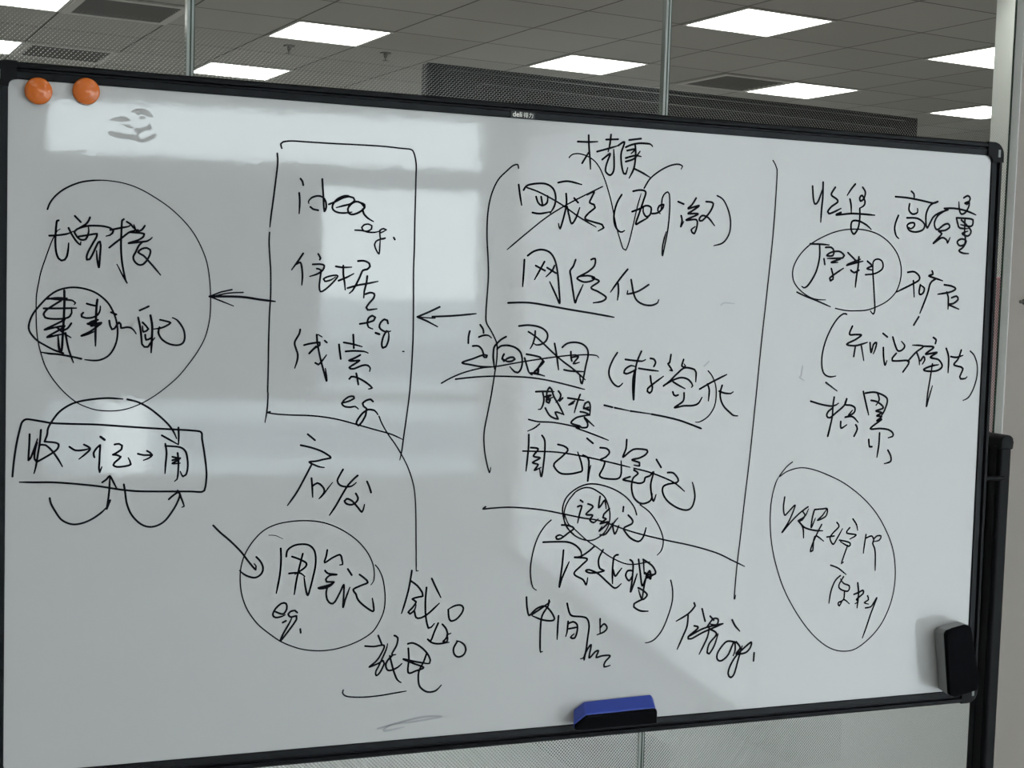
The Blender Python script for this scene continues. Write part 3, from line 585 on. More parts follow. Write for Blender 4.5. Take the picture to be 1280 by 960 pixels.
('crossed-out characters in the middle column, third line',[(28,1,[5992,5645,5976,5568,5975,5478]),(28,1,[6141,5734,6185,5675,6193,5623]),(28,1,[6127,5565,6191,5589,6264,5590,6311,5556]),(28,1,[6040,5440,6122,5441,6178,5390,6208,5321,6254,5313,6246,5287,6214,5287,6190,5316,6054,5267,5892,5209,6020,5181,6185,5156,6332,5158]),(29,1,[6527,5577,6450,5533,6387,5471,6352,5418,6347,5280,6370,5124]),(29,1,[6399,5402,6453,5446,6564,5456,6677,5423,6753,5354,6780,5232,6761,5127,6715,5078,6668,5091,6595,5161]),(31,1,[6503,5334,6477,5272,6505,5238,6551,5273,6597,5291,6643,5292,6667,5266,6626,5239,6552,5233,6495,5267]),(29,1,[6714,5729,6854,5744,7005,5726,7110,5676,7151,5606,7125,5527,7051,5478,6975,5471,6946,5489]),(29,1,[6960,5664,6957,5585,6928,5479,6892,5418]),(27,1,[6857,5653,6972,5585,7108,5474,7264,5344,7401,5240,7559,5135,7748,4985]),(29,1,[6812,5285,6853,5163,6884,5085,6932,5046]),(29,1,[6838,5338,6942,5322,7047,5297,7080,5262,7106,5236,7023,5147,6932,5059]),(29,1,[7087,5245,7023,5147,7016,5077,6912,5076,7026,5059,7122,5034]),(33,1,[6968,5094,7024,5130,7017,5059]),(29,1,[7259,5494,7293,5344,7332,5124]),(29,1,[7379,5442,7450,5497,7565,5516,7681,5495,7761,5430,7780,5333,7750,5190,7701,4931,7670,4994,7658,5065]),(29,1,[7512,5383,7518,5294,7532,5250]),(29,1,[7534,5303,7630,5313,7556,5215,7648,5233]),(29,1,[7415,5125,7521,5108,7724,5101]),(22,1,[5602,4924,5735,4997,5932,5076,6186,5139,6406,5164,6739,5223,7038,5271,7341,5313,7590,5339,7594,5333,7722,5342,7861,5340,7925,5327,7948,5302]),(24,1,[5804,4981,6043,5008,6299,5024,6596,5024,6896,5011,7162,4976,7431,4921,7743,4848])]),
('two small underlined characters in the middle column',[(29,1,[6996,4813,7110,4817,7272,4814]),(29,1,[7101,4804,7123,4707,7107,4619,7076,4566,7042,4563]),(29,1,[7160,4725,7167,4814,7203,4875,7233,4849,7274,4743,7345,4637,7436,4486]),(31,1,[7141,4743,7226,4764,7170,4725,7162,4672,7201,4655,7218,4699,7171,4699,7255,4734]),(29,1,[7339,4823,7379,4770,7358,4708,7306,4663]),(29,1,[7409,4726,7362,4681]),(29,1,[7146,4584,7216,4478,7304,4433,7348,4427,7301,4522,7368,4513,7436,4486]),(29,1,[7486,4726,7612,4708,7738,4691]),(29,1,[7677,4776,7633,4655,7595,4516]),(29,1,[7593,4682,7546,4655,7508,4628,7575,4651]),(29,1,[7759,4655,7737,4575,7810,4592]),(29,1,[7759,4646,7807,4673,7838,4619,7837,4476]),(34,1,[7742,4584,7835,4548]),(29,1,[7686,4530,7764,4516,7833,4485]),(29,1,[7833,4485,7717,4467,7621,4441,7550,4370,7683,4325,7715,4302,7800,4308,7805,4367,7753,4446,7830,4386,7907,4323]),(24,1,[6899,4422,7048,4390,7258,4380,7489,4343,7684,4298,7630,4299,7803,4239,7977,4178,8142,4117]),(24,1,[7068,4359,6994,4302,6891,4258])]),
('bracketed underlined characters right of the crossed-out line',[(29,1,[8237,5379,8175,5285,8121,5156,8118,5058,8161,4969,8221,4910,8281,4891,8336,4940]),(30,1,[8367,5283,8503,5269,8635,5261,8689,5285]),(30,1,[8619,5404,8568,5290,8539,5180,8529,5041,8523,4862,8520,4703,8501,4862,8501,5021,8519,5120]),(30,1,[8541,5141,8465,5100,8390,5076,8352,5089,8376,5149,8462,5195,8528,5180]),(30,1,[8766,5302,8822,5293,8853,5243,8826,5187]),(30,1,[8584,5157,8728,5138,8902,5120]),(30,1,[8776,5049,8790,4963,8815,4883,8802,4823,8774,4799,8736,4823,8739,4863,8825,4933,8987,5045]),(30,1,[9098,5362,9080,5246,9054,5230,9094,5176,9129,5126,9084,5136]),(30,1,[9307,5293,9280,5198,9319,5178,9340,5198,9317,5228]),(30,1,[8993,4904,9091,4975,9210,5086,9330,5172,9490,5149,9519,5109,9520,4968]),(30,1,[9004,4914,9135,4985,9268,5027,9382,5007,9453,4947,9472,4907,9451,4886]),(30,1,[9147,4965,9239,4916,9347,4866]),(30,1,[9148,4819,9166,4774,9200,4760,9238,4774]),(30,1,[9334,4805,9323,4684,9185,4589,9330,4613,9489,4619,9578,4654,9632,4741]),(30,1,[9588,4861,9794,4969,10032,5079]),(30,1,[9715,4938,9749,4847,9742,4688]),(30,1,[9962,4919,9935,4807,9948,4705,10006,4603,10114,4511,10174,4470,10244,4465]),(30,1,[9915,4832,10009,4803,10113,4798,10152,4822]),(21,1,[9718,5131,9791,5051,9854,4909,9868,4746,9844,4603,9769,4481,9680,4410,9590,4373,9540,4376]),(29,1,[8058,4623,8189,4593]),(29,1,[8222,4587,8453,4543]),(30,1,[8475,4539,8797,4497]),(30,1,[8815,4493,9044,4452,9271,4401,9478,4335,9640,4277,9593,4302])]),
('struck-through line of characters in the middle column',[(29,1,[6910,4209,6910,4011,6884,3693]),(29,1,[7109,4195,7155,4115,7156,3902,7122,3614,7090,3716]),(29,1,[6944,4024,7058,4004,6990,3904,7091,3876,6979,3811,7065,3783,7011,3704,7110,3742]),(24,1,[6827,3977,7031,3970,7317,3958,7608,3917,7902,3860,8200,3793,8501,3721]),(25,1,[8562,3706,8805,3647,9053,3560,9240,3474,9400,3351]),(29,1,[7357,4065,7459,4037,7513,3983,7435,3898,7309,3793,7325,3726,7414,3652,7559,3641,7704,3666,7747,3692,7722,3814,7665,3954]),(29,1,[7804,4149,7900,4076]),(29,1,[7748,3907,7813,3880,7845,3825,7844,3677,7837,3534,7851,3650,7876,3757]),(29,1,[8014,4012,8118,3998,8165,3943,8108,3876,8021,3836,8095,3808,8069,3714,8019,3620,8059,3578,8179,3557,8312,3560,8361,3627,8354,3818]),(30,1,[8432,4125,8425,3994,8381,3872,8492,3953,8581,3987,8763,3969,8750,3909,8646,3855,8527,3829,8649,3787,8651,3740,8560,3753]),(30,1,[8563,3679,8631,3631,8552,3556,8536,3419,8577,3281,8671,3197,8762,3189,8852,3234,8872,3330]),(30,1,[8506,3584,8394,3545,8509,3516,8660,3485,8735,3511,8748,3566,8823,3592,8881,3646,8843,3468,8864,3302,8898,3219,8934,3314]),(30,1,[8920,3830,9001,3713]),(30,1,[9111,3634,9203,3627,9284,3542,9271,3487,9118,3462,9043,3422,9047,3326,9128,3213,9286,3112,9442,3072,9534,3119,9575,3258,9553,3398,9525,3482])]),
('small double ring with a word inside',[(23,1,[8632,3025,8583,3144,8457,3284,8274,3397,8063,3470,7886,3492,7740,3463,7597,3385,7499,3280,7460,3146,7479,3011,7542,2874,7647,2763,7796,2690,7944,2677,8089,2748,8174,2855,8205,2990,8188,3127,8114,3292,8007,3376,7888,3433,7770,3435,7655,3384,7599,3331]),(22,1,[7641,3371,7543,3252,7490,3118,7495,2957,7557,2847,7647,2776]),(29,1,[7732,3261,7771,3233]),(29,1,[7692,3167,7756,3179,7725,3058,7700,2932]),(29,1,[7852,3204,7933,3161,7827,3055,7931,3039,7889,2972,7950,2930,8021,2982]),(29,1,[8039,3308,8022,3145,8073,3198,8115,3251,8141,3128]),(29,1,[8194,3127,8108,3047,8095,2999,8146,2978,8054,2913,8186,2931,8043,2804,8085,2871]),(29,1,[8059,2749,8148,2760,8262,2907,8333,2987]),(29,1,[8247,2907,8291,2755,8352,2877]),(30,1,[8417,3148,8411,3080]),(30,1,[8497,3023,8566,2952,8562,2898,8443,2846,8429,2819,8539,2692,8677,2632,8751,2699,8791,2830])]),
('long stroke crossing out the small ring',[(24,1,[6296,3203,6255,3173,6380,3180,6631,3187,6914,3166,7201,3126,7492,3065,7785,3002,8082,2945,8568,2778,9060,2650,9560,2537,9967,2417,10244,2292,10461,2192]),(29,1,[7453,2912,7555,2901,7644,2858,7559,2793,7445,2716,7382,2713,7372,2745,7429,2770,7488,2741]),(20,1,[7492,3065,7554,2928,7648,2851,7841,2686,8002,2579,8230,2424,8457,2319,8619,2298,8780,2315,8877,2325])]),
('bracketed characters low in the middle column',[(21,1,[8682,3171,8849,3049,8986,2868,9064,2703,9079,2584,9050,2481,8987,2419]),(22,1,[7288,2986,7199,2908,7097,2754,7027,2543,6995,2315,7009,2143,7044,2027,7097,1990]),(29,1,[7176,2674,7375,2673,7561,2661,7688,2605,7769,2515,7772,2434]),(29,1,[7494,2548,7480,2324,7446,2022,7486,2150,7587,2377]),(29,1,[7977,2588,7879,2511,7756,2443,7669,2438,7867,2409,7776,2312,7670,2200,7814,2107,7864,2032,7886,2133]),(29,1,[8115,2531,8055,2417,8049,2329,8077,2255,8141,2224,8016,2200,7905,2204,7851,2236,7904,2248,8048,2184,8211,2045,8326,1961,8420,2021]),(30,1,[8356,2449,8293,2422,8275,2233,8282,2027]),(30,1,[8284,2232,8320,2137,8366,2185,8421,2250]),(30,1,[8590,2205,8519,2208,8489,2135,8547,2059,8593,2131]),(30,1,[8551,2368,8602,2307,8595,2072,8576,1896,8614,1982,8672,2157]),(30,1,[8687,2368,8720,2184,8760,1976,8805,2062,8835,2150]),(30,1,[8761,2365,8912,2265,8974,2159,8917,2131,8786,2152]),(30,1,[8768,2359,8786,2152]),(34,1,[8801,2166,8893,2073,8875,2192,8821,2091,8975,2144]),(30,1,[8826,2121,8793,1974,8768,1768]),(30,1,[8696,1949,8762,1916,8847,1838,8768,1774,8704,1919]),(30,1,[8768,1774,8640,1716,8636,1671,8742,1607,8872,1594]),(23,1,[9225,2038,9261,1893,9261,1714,9203,1508,9113,1304,9003,1176,8906,1131,8841,1126])]),
('three characters at the bottom of the middle column',[(29,1,[6947,1897,6961,1744,6995,1633,7055,1682,7129,1735,7236,1753,7331,1667,7387,1563,7336,1537,7196,1559,7041,1625]),(29,1,[7295,1836,7282,1756,7195,1616,7176,1445,7177,1214,7187,1092,7217,1101]),(29,1,[7035,1640,7191,1732,7311,1812]),(29,1,[7576,1776,7611,1652,7660,1591,7817,1568,7897,1535,7932,1430,7916,1256,7892,1053,7854,961,7813,955]),(29,1,[7448,1603,7441,1429,7438,1261]),(29,1,[7600,1513,7590,1363,7570,1297]),(29,1,[7601,1478,7679,1503,7743,1456,7746,1354,7709,1263,7646,1278,7700,1327]),(29,1,[7619,1405,7728,1419]),(29,1,[8103,1523,8111,1303]),(29,1,[8108,1391,8169,1446,8219,1385,8174,1329,8064,1291]),(29,1,[7871,937,7898,1052,7974,1150,7949,961,8041,1043,8094,1054,8060,960,8154,977,8282,969,8205,885,8192,813,8287,827])]),
('two characters with a dot at the foot of the long divider',[(30,1,[9628,1680,9647,1634,9535,1520,9339,1419]),(30,1,[9535,1505,9525,1340,9464,1193,9373,997]),(30,1,[9766,1583,9798,1475,9825,1392]),(30,1,[9906,1464,9970,1400]),(30,1,[9642,1333,9711,1299,9549,1173,9600,1140,9815,1233,10132,1336]),(30,1,[9565,1181,9812,1287,10132,1342]),(30,1,[9862,1306,9959,1421,10044,1408,10020,1327,9894,1349]),(30,1,[9897,1289,9869,1139,9744,898]),(30,1,[9897,1273,10026,1190,9907,1046,9879,911,9913,894,9993,1010,10053,1189]),(31,1,[10283,1388,10339,1294,10422,1207]),(31,1,[10332,1050,10195,1058,10065,914,10052,809,10122,774,10238,858,10332,1050,10355,927,10324,837]),(31,1,[10367,1048,10440,952,10375,864,10530,870,10613,941,10627,1026,10509,947,10376,833,10280,687,10250,567,10294,509,10354,559,10413,770,10473,980]),(31,1,[10686,860,10681,737])]),
('long upright divider line right of the middle column',[(21,1,[10674,8267,10733,8176,10754,8024,10729,7217,10665,6358,10599,5545,10537,4646,10477,3841,10412,3142,10372,2659,10330,2200,10305,1704,10329,1763])]),
('two characters at the top of the right column',[(31,1,[11376,7927,11399,7741,11432,7663,11487,7709,11550,7883]),(31,1,[11558,7998,11563,7774,11550,7578,11545,7395]),(32,1,[11777,7932,11711,7819,11800,7762,11831,7715,11720,7636,11660,7559,11682,7531,11753,7552,11894,7620]),(32,1,[12131,8001,12054,7911,11994,7822]),(32,1,[12046,7768,12071,7678,12080,7568]),(32,1,[12265,7959,12318,7888,12294,7788,12237,7748,12220,7797,12262,7836,12320,7740,12294,7677,12228,7642]),(32,1,[11897,7559,11812,7518,12072,7550,12277,7553,12504,7547]),(32,1,[12229,7637,12236,7489,12215,7340,12146,7243,12090,7310,12101,7433,12224,7444,12374,7384,12451,7326])]),
('oval around two characters in the right column',[(21,1,[11868,6104,12059,6076,12235,6076,12441,6093,12646,6161,12820,6253,12963,6396,13028,6574,13034,6750,12979,6924,12882,7058,12741,7177,12557,7268,12319,7315,12084,7314,11853,7274,11627,7191,11403,7071,11239,6931,11133,6780,11089,6633,11118,6488,11223,6369,11385,6271,11530,6231,11689,6228]),(26,1,[11177,6331,11328,6274,11531,6211,11780,6126])]),
('two characters inside the right-column oval',[(31,1,[11375,7063,11547,7065,11711,7060]),(31,1,[11542,7053,11550,6869,11508,6672,11430,6522,11349,6422,11293,6400,11258,6419]),(31,1,[11629,6848,11648,6763]),(31,1,[11649,7020,11750,7024,11796,6977,11785,6903,11676,6899,11754,6951,11898,6969,11988,6911,11961,6873,11686,6855]),(32,1,[11918,6854,11761,6799,11877,6803]),(32,1,[11766,6705,11800,6608,11803,6546,11761,6520,11744,6557,11828,6621,11983,6718]),(32,1,[12050,6957,12135,6892,12196,6844]),(32,1,[12039,6764,12198,6807,12329,6837]),(32,1,[12053,6777,12168,6823,12283,6867]),(32,1,[12252,6901,12245,6747,12223,6597,12211,6436]),(32,1,[12116,6693,12176,6658,12262,6698]),(32,1,[12408,6840,12479,6793]),(32,1,[12495,6768,12408,6728,12513,6707]),(28,1,[12384,6632,12560,6658,12690,6738,12684,6837,12608,6880,12520,6844,12513,6707,12538,6508,12565,6284,12583,6109,12557,6033,12501,6082])]),
('three characters at the upper right corner of the board',[(32,1,[13159,7947,13206,7912,13215,7862]),(32,1,[12869,7849,13095,7843,13339,7818,13585,7786,13660,7815]),(32,1,[13136,7753,13129,7657,13199,7598,13289,7627,13285,7690]),(32,1,[12939,7565,12891,7446,12881,7345,12917,7247,12964,7211]),(32,1,[13097,7535,13294,7535,13426,7458,13409,7369,13275,7325,13153,7345,13109,7418,13161,7458,13237,7462,13240,7412,13181,7371,13135,7394]),(33,1,[13660,7815,13525,7753,13456,7623,13456,7472,13484,7398,13526,7463,13597,7579,13716,7648,13867,7694]),(33,1,[13866,7714,13687,7609,13617,7492,13637,7404,13685,7381,13803,7463,13880,7479,13907,7429,13824,7375,13701,7357,13765,7322,13678,7229,13614,7163,13769,7258,13863,7224,13881,7182,13923,7265]),(33,1,[13789,7715,13990,7725,14209,7698,14401,7644]),(33,1,[14151,7899,14227,7936,14276,7893,14219,7801,14177,7816,14257,7841,14253,7764,14195,7672,14119,7643,14078,7704,14061,7831]),(33,1,[14029,7580,14066,7475,14100,7425,14257,7420]),(33,1,[14035,7580,14311,7576,14351,7539,14318,7461,14113,7477]),(33,1,[14193,7557,14197,7379,14209,7277]),(33,1,[14124,7549,14222,7482,14322,7384,14264,7305,14152,7339,14259,7382]),(33,1,[14219,7278,14209,7175,14117,7146,14066,7207,14142,7254,14237,7227,14181,7123,14106,7069,14186,7033,14296,7030])]),
('two characters right of the oval',[(32,1,[13158,6696,13279,6708,13373,6648,13377,6585,13259,6518,12963,6383]),(32,1,[13271,6569,13300,6317]),(33,1,[13405,6510,13387,6408,13405,6358,13464,6385,13482,6461,13406,6505]),(33,1,[13614,6732,13632,6682,13557,6654,13682,6620,13823,6586]),(33,1,[13682,6607,13594,6541,13542,6362,13421,6066]),(33,1,[13403,6012,13315,5879]),(33,1,[13857,6524,13998,6508,14078,6467,13972,6412,13742,6372]),(33,1,[13910,6411,13946,6322,13950,6143]),(33,1,[14008,6324,14101,6352,14135,6302,14045,6235,13952,6220,14048,6184,14159,6148])]),
('bracketed row of four characters in the right column',[(27,1,[12077,6019,12018,6025,11920,5954,11811,5803,11719,5603,11671,5404,11671,5231,11715,5107,11819,5059,11929,5072]),(32,1,[12189,5840,12142,5715,12254,5712,12358,5706,12258,5637,12100,5560,12263,5542,12473,5596]),(32,1,[12257,5537,12236,5374]),(32,1,[12366,5539,12422,5314]),(32,1,[12521,5591,12549,5441,12587,5567,12640,5593,12621,5492,12589,5422]),(32,1,[12752,5739,12835,5685]),(32,1,[12769,5520,12783,5369,12814,5248,12846,5319]),(32,1,[12935,5686,12993,5548,13043,5473,13118,5487,13166,5551,13101,5621]),(32,1,[13015,5435,12943,5358,12945,5320,13051,5316,13233,5324,13251,5273,13152,5145,13209,5209]),(32,1,[13234,5311,13378,5453,13511,5551,13311,5566]),(33,1,[13394,5453,13445,5352,13456,5262]),(33,1,[13477,5326,13529,5391,13553,5340,13511,5271]),(33,1,[13697,5692,13752,5657,13739,5598]),(33,1,[13526,5552,13712,5539,13564,5430,13778,5458,13659,5380,13816,5343,13890,5241,13795,5171,13610,5162,13540,5187,13667,5239,13820,5266]),(28,1,[13702,5278,13676,5073,13643,4842,13625,4605,13664,4739,13721,4932]),(33,1,[13952,5525,14007,5384,14008,5140]),(33,1,[14046,5397,14157,5386,14280,5419]),(33,1,[14244,5503,14190,5361,14116,5269,14260,5232,14293,5207,14238,5077,14255,5046,14349,5052,14379,5078]),(26,1,[14418,5488,14502,5416,14568,5261,14570,5079,14517,4897,14430,4754,14322,4701])]),
('two characters in the middle of the right column',[(32,1,[11756,4971,11961,4843]),(31,1,[11499,4685,11695,4635,11870,4611,11957,4630,11999,4656]),(32,1,[11916,4748,11899,4611,11893,4436,11829,4149,11883,4361]),(32,1,[11901,4586,11816,4523,11796,4461,11850,4431,11963,4511,12104,4623,12143,4723,12118,4636,12221,4623,12297,4585,12286,4510,12185,4460,12255,4548]),(32,1,[12128,4440,12260,4447,12368,4359]),(32,1,[12052,4373,12063,4272,12163,4322]),(32,1,[12325,4321,12358,4258,12305,4145]),(32,1,[12438,4837,12485,4686,12555,4472]),(32,1,[12478,4812,12656,4825,12840,4763,12889,4687,12837,4534,12767,4433]),(32,1,[12702,4808,12737,4712,12682,4623]),(32,1,[12588,4699,12709,4674,12819,4585,12686,4535,12793,4509,12705,4459,12796,4446,12709,4383,12798,4403,12596,4262,12776,4261,12928,4242,13015,4191,13018,4140,12934,4115]),(32,1,[12575,4092,12596,3978,12641,3978]),(32,1,[12771,4192,12766,4002,12740,3812]),(32,1,[12939,3921,12994,3833,12999,3745,12882,3709])]),
('large oval at the lower right',[(19,1,[11222,3760,11116,3682,11002,3541,11137,3618,11355,3669,11577,3643,11842,3558,12150,3424,12464,3222,12746,2970,12955,2685,13107,2383,13174,2083,13179,1784,13116,1488,12975,1197,12773,977,12511,811,12283,783,12052,840,11819,985,11583,1210,11346,1514,11147,1846,11002,2204,10914,2527,10873,2878,10884,3195,10945,3447,11002,3548])]),
('upper row of characters in the lower right oval',[(26,1,[11111,3228,11097,3062,11124,2950,11184,2996,11301,3096,11209,2868,11089,2687,11246,2851,11388,2975,11531,3067,11442,3005,11482,2940,11430,2862,11364,2857,11482,2924,11540,3035]),(29,1,[11364,2857,11454,2749,11473,2587]),(29,1,[11394,2831,11491,2747,11660,2700,11810,2689]),(27,1,[11645,3010,11614,2888,11602,2744,11670,2887]),(27,1,[11652,3022,11794,3028,11876,3026,11855,2914,11709,2853,11798,2931,11868,3026]),(27,1,[11787,2787,11701,2628,11617,2437,11609,2373,11646,2388,11659,2565,11702,2612,11837,2526]),(27,1,[12060,2811,12101,2745,12000,2650,11947,2571,12009,2472,12079,2567,12167,2710]),(27,1,[11890,2589,12021,2601]),(27,1,[12349,2857,12419,2767,12446,2675]),(27,1,[12299,2722,12246,2642,12419,2604,12308,2543]),(27,1,[12119,2533,12253,2506,12319,2477,12295,2429,12139,2509]),(27,1,[12275,2446,12225,2318,12175,2163,12212,2188]),(27,1,[12603,2605,12581,2435,12569,2311]),(27,1,[12606,2549,12709,2578,12751,2511,12734,2462,12787,2329,12803,2032]),(27,1,[12750,2528,12805,2575,12883,2572,12855,2508,12752,2488])]),
('lower row of characters in the lower right oval',[(27,1,[11980,2148,12122,2094,12268,1990]),(27,1,[12166,1978,12075,1900,12007,1741,11979,1553]),(27,1,[12224,1959,12147,1832,12176,1765,12312,1726,12338,1807,12229,1854,12168,1929]),(27,1,[12254,1729,12242,1598,12149,1554,12171,1504,12242,1598,12352,1527]),(29,1,[12429,1671,12523,1699,12587,1729,12601,1679,12479,1587,12512,1552,12456,1522]),(30,1,[12489,1849,12513,1684,12498,1454]),(27,1,[12681,1636,12703,1575,12628,1530,12707,1503]),(27,1,[12652,1446,12748,1458,12803,1521,12857,1594,12754,1342,12687,1147,12619,970])]),
]
BIRD_MARK = [[(0.1437,0.8283),(0.1470,0.8320),(0.1518,0.8336),(0.1586,0.8343),(0.1648,0.8327),(0.1693,0.8288),(0.1725,0.8245),(0.1677,0.8243),(0.1649,0.8253),(0.1608,0.8268),(0.1567,0.8265),(0.1522,0.8253),(0.1508,0.8288),(0.1484,0.8290)],[(0.1188,0.8178),(0.1248,0.8207),(0.1309,0.8225),(0.1363,0.8230),(0.1404,0.8225),(0.1424,0.8202),(0.1448,0.8186),(0.1391,0.8170),(0.1336,0.8163),(0.1276,0.8159)],[(0.1533,0.8220),(0.1567,0.8244),(0.1601,0.8252),(0.1629,0.8238),(0.1615,0.8219),(0.1567,0.8212)],[(0.1337,0.8135),(0.1377,0.8134),(0.1432,0.8133),(0.1459,0.8111),(0.1483,0.8095),(0.1446,0.8089),(0.1405,0.8100),(0.1364,0.8118)],[(0.1487,0.8071),(0.1507,0.8093),(0.1569,0.8104),(0.1630,0.8119),(0.1664,0.8139),(0.1674,0.8164),(0.1685,0.8144),(0.1682,0.8123),(0.1699,0.8107),(0.1682,0.8088),(0.1624,0.8070),(0.1569,0.8042),(0.1529,0.8011),(0.1515,0.8031),(0.1494,0.8054)],[(0.1166,0.8027),(0.1203,0.8038),(0.1250,0.8030),(0.1311,0.8029),(0.1379,0.8018),(0.1447,0.8012),(0.1488,0.8018),(0.1522,0.8010),(0.1529,0.7983),(0.1563,0.7966),(0.1611,0.7969),(0.1639,0.7990),(0.1680,0.8011),(0.1714,0.8034),(0.1748,0.8047),(0.1769,0.8031),(0.1735,0.7990),(0.1694,0.7959),(0.1639,0.7931),(0.1598,0.7920),(0.1564,0.7922),(0.1489,0.7945),(0.1434,0.7952),(0.1352,0.7953),(0.1271,0.7962),(0.1190,0.7988)]]
SMEAR = [('eraser smear low on the board left of centre',[(24,1,[4814, 182, 5130, 245, 5474, 296, 5731, 275, 5360, 238, 5017, 221, 4905, 141, 5189, 173])]),('smear right of the second line of the middle column',[(24,1,[9891, 6100, 9943, 6137, 10118, 6129])]),('smear beside the bracketed right column row',[(24,1,[11330, 5218, 11309, 5072, 11282, 5047, 11369, 4999])]),('smear near the tag of the bracketed line',[(24,1,[9649, 5200, 9726, 5272])])]
def smooth_pts(p, sm):
    if not sm or len(p) < 3: return p
    out = []
    for i in range(len(p)-1):
        p0 = p[max(i-1, 0)]; p1 = p[i]; p2 = p[i+1]; p3 = p[min(i+2, len(p)-1)]
        seg = (p2-p1).length
        k = max(1, min(8, int(seg/0.0025)))
        for j in range(k):
            t = j/k; t2 = t*t; t3 = t2*t
            out.append(0.5*((2*p1)+(p2-p0)*t+(2*p0-5*p1+4*p2-p3)*t2+(3*p1-p0-3*p2+p3)*t3))
    out.append(p[-1])
    return out
def ink_mesh(strokes):
    bm = bmesh.new()
    y = -0.00035
    for w10, sm, c in strokes:
        hw = w10*1e-4/2
        p = smooth_pts([Vector((c[i]*1e-4, c[i+1]*1e-4)) for i in range(0, len(c), 2)], sm)
        N = len(p)
        total = sum((p[i+1]-p[i]).length for i in range(N-1)) or 1e-6
        acc = 0; ws = []
        for i in range(N):
            if i: acc += (p[i]-p[i-1]).length
            rem = total-acc
            ws.append(hw*(0.62+0.38*min(1, rem/0.010)) if total > 0.02 else hw)
        for i in range(N):
            q = p[i]; r = ws[i]
            ring = [bm.verts.new((q.x+r*math.cos(a*math.pi/4+0.39), y, q.y+r*math.sin(a*math.pi/4+0.39))) for a in range(8)]
            bm.faces.new(ring)
            if i < N-1:
                d = p[i+1]-q
                if d.length < 1e-7: continue
                nn = Vector((-d.y, d.x)).normalized()
                a1 = q+nn*r; a2 = q-nn*r; b1 = p[i+1]+nn*ws[i+1]; b2 = p[i+1]-nn*ws[i+1]
                bm.faces.new([bm.verts.new((v.x, y, v.y)) for v in (a2, b2, b1, a1)])
    return bm
for lab, st_ in INK:
    o = link('handwriting', ink_mesh(st_), M['ink'], surf)
    o['label'] = 'black marker: '+lab
for lab, st_ in SMEAR:
    o = link('ink_smear', ink_mesh(st_), M['smear'], surf)
    o['label'] = 'faint grey '+lab
# dull grey mark in the shape of a bird head
bm = bmesh.new()
for P in BIRD_MARK:
    bm.faces.new([bm.verts.new((x, -0.0003, z)) for x, z in P])
bmesh.ops.triangulate(bm, faces=bm.faces[:])
o = link('bird_head_mark', bm, M['mark'], surf); o['label'] = 'dull grey mark shaped like a bird head near the top left'

# stand: two posts, feet and castors
def post(u, m):
    # slim oval upright: u is the middle of its front face, m mirrors the groove side
    b = bmesh.new()
    box(b, u-0.0115, u+0.0115, 0.022, 0.068, -0.83, 0.395, bev=0.005, seg=3)
    box(b, u-0.0122*m-0.0012, u-0.0122*m+0.0012, 0.030, 0.038, -0.83, 0.390)
    box(b, u-0.0122*m-0.0012, u-0.0122*m+0.0012, 0.050, 0.058, -0.83, 0.390)
    p_ = link('stand_post', b, M['black_plastic'], wb)
    cp = bmesh.new()
    P = [(u-0.0122, 0.386), (u+0.0122, 0.386), (u+0.0122, 0.398), (u+0.0115, 0.4045), (u+0.007, 0.4085), (u, 0.4100), (u-0.007, 0.4085), (u-0.0115, 0.4045), (u-0.0122, 0.398)]
    loft(cp, [(x, 0.0695, z) for x, z in P], [(x, 0.0205, z) for x, z in P], 0.002)
    link('post_cap', cp, M['black_plastic'], p_)
    ft = link('foot', bx(u-0.02, u+0.02, -0.24, 0.30, -0.83, -0.79, bev=0.006), M['black_plastic'], wb)
    for yy in (-0.20, 0.26):
        link('castor', lathe(bmesh.new(), [(0.012, -0.014), (0.027, -0.011), (0.027, 0.011), (0.012, 0.014)], 20, 'x', (u, yy, -0.86)), M['castor'], ft)
        link('castor_fork', bx(u-0.018, u+0.018, yy-0.012, yy+0.012, -0.845, -0.829, bev=0.002), M['black_plastic'], ft)
post(1.5400, 1)
post(-0.078, -1)
link('cross_bar', bx(-0.07, 1.535, 0.034, 0.056, -0.62, -0.58, bev=0.004), M['black_plastic'], wb)
for u in (-0.042, W+0.042):
    link('pivot', lathe(bmesh.new(), [(0.004, -0.0226), (0.004, 0.0226)], 18, 'x', (u, 0.014, 0.34)), M['black_plastic'], wb)

# ---------------------------------------------------------------- things on the board
BM = Matrix.Translation(BO) @ Matrix.Rotation(BYAW, 4, 'Z') @ BR
def on_board(t, u, v, d=0.0):
    t.matrix_world = BM @ Matrix.Translation((u, -d, v))
    return t
def make_magnet():
    t = thing('board_magnet', 'x', 'magnet')
    r = 0.0162
    prof_ = [(r*0.93, 0.0), (r, 0.0012), (r, 0.0030)]
    for i in range(1, 9):
        a = R(90*i/8.6); prof_.append((r*math.cos(a)*0.985+0.0002, 0.0030+0.0048*math.sin(a)))
    bm = bmesh.new()
    lathe(bm, [(a, -b) for a, b in prof_], 40, 'y')
    link('dome', bm, M['orange'], t, smooth=True)
    link('magnet_disc', lathe(bmesh.new(), [(r*0.5, -0.0001), (r*0.5, 0.0031)], 24, 'y', (0, 0, 0)), M['castor'], t)
    return t
mg = make_magnet()
on_board(tag(mg, 'round orange magnet nearest the top left corner of the board', 'magnet', 'orange magnets'), 0.0349, 0.8456, 0.0034)
mg2 = copy_thing(mg)
on_board(tag(mg2, 'round orange magnet second from the top left corner, touching the top frame', 'magnet', 'orange magnets'), 0.0905, 0.8497, 0.0034)

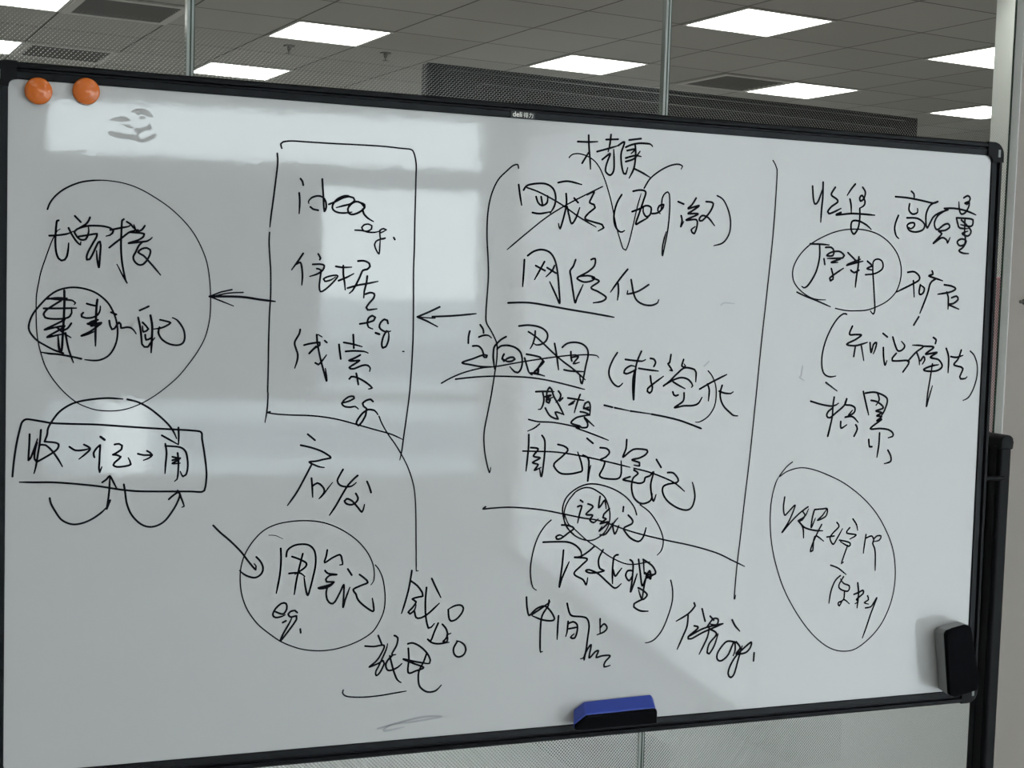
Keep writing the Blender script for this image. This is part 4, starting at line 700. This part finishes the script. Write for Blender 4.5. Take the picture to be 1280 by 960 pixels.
def eraser(name, label, back, front, d0, d1, dm, mshell, fpad, u0, v0, bev):
    """shell lofted from the back outline (distance d0 off the board) to the middle, pad from there to the front"""
    t = thing(name, label, 'eraser')
    f = (dm-d0)/(d1-d0)
    mid = [(a[0]+(b[0]-a[0])*f, a[1]+(b[1]-a[1])*f) for a, b in zip(back, front)]
    L = lambda P, d: [(x-u0, -d, z-v0) for x, z in P]
    link('shell', loft(bmesh.new(), L(back, d0), L(mid, dm), bev), mshell, t)
    cu = sum(x for x, _ in front)/len(front); cv = sum(z for _, z in front)/len(front)
    sh = lambda P, k: [(cu+(x-cu)*k, cv+(z-cv)*k) for x, z in P]
    link('felt_pad', loft(bmesh.new(), L(sh(mid, fpad), dm+0.0001), L(sh(front, fpad), d1), bev*0.6), M['felt'], t)
    return on_board(t, u0, v0)
back = [(0.7723, 0.0226), (0.7883, 0.0331), (0.8949, 0.0357), (0.8995, 0.0300), (0.9040, 0.0012), (0.7727, 0.0012)]
front = [(0.7615, 0.0102), (0.7797, 0.0226), (0.8902, 0.0244), (0.8915, 0.0200), (0.8912, 0.0035), (0.7620, 0.0035)]
lerp = lambda A, Bp, f: [(a[0]+(b[0]-a[0])*f, a[1]+(b[1]-a[1])*f) for a, b in zip(A, Bp)]
ez = thing('whiteboard_eraser', 'blue backed eraser with black felt clinging above the bottom frame', 'eraser')
def ptsl(P, d, u0=0.83, v0=0.0): return [(x-u0, -d, z-v0) for x, z in P]
link('shell', loft(bmesh.new(), ptsl([(x, max(z, 0.0015)) for x, z in back], 0.002), ptsl([(x, max(z, 0.0015)) for x, z in front], 0.028), 0.0018), M['blue'], ez)
fp = [(0.7625, 0.0092), (0.7803, 0.0214), (0.8897, 0.0232), (0.8910, 0.0190), (0.8905, 0.0030), (0.7630, 0.0030)]
link('felt_pad', loft(bmesh.new(), ptsl(fp, 0.0282), ptsl([(x, z-0.001) for x, z in fp], 0.034), 0.001), M['felt'], ez)
on_board(ez, 0.83, 0.0)

back = [(1.3960, 0.1010), (1.4010, 0.1070), (1.4140, 0.1100), (1.4400, 0.1140), (1.4480, 0.1120), (1.4585, 0.0260), (1.4540, 0.0100), (1.4200, 0.0035), (1.4100, 0.0060)]
front = [(1.3890, 0.1050), (1.3930, 0.1105), (1.4050, 0.1130), (1.4290, 0.1180), (1.4370, 0.1155), (1.4585, 0.0330), (1.4560, 0.0100), (1.4110, 0.0020), (1.4020, 0.0060)]
eg = thing('whiteboard_eraser', 'grey eraser with black felt face stuck upright in the lower right corner', 'eraser')
mid = lerp(back, front, 0.8)
link('shell', loft(bmesh.new(), ptsl(back, 0.002, 1.425), ptsl(mid, 0.032, 1.425), 0.0015), M['grey_shell'], eg)
cu, cv = 1.4245, 0.06
fpad = [(cu+(x-cu)*0.97, cv+(z-cv)*0.985) for x, z in front]
link('felt_pad', loft(bmesh.new(), ptsl(fpad, 0.0322, 1.425), ptsl(fpad, 0.041, 1.425), 0.002), M['felt'], eg)
on_board(eg, 1.425, 0.0)
bpy.context.view_layer.update()
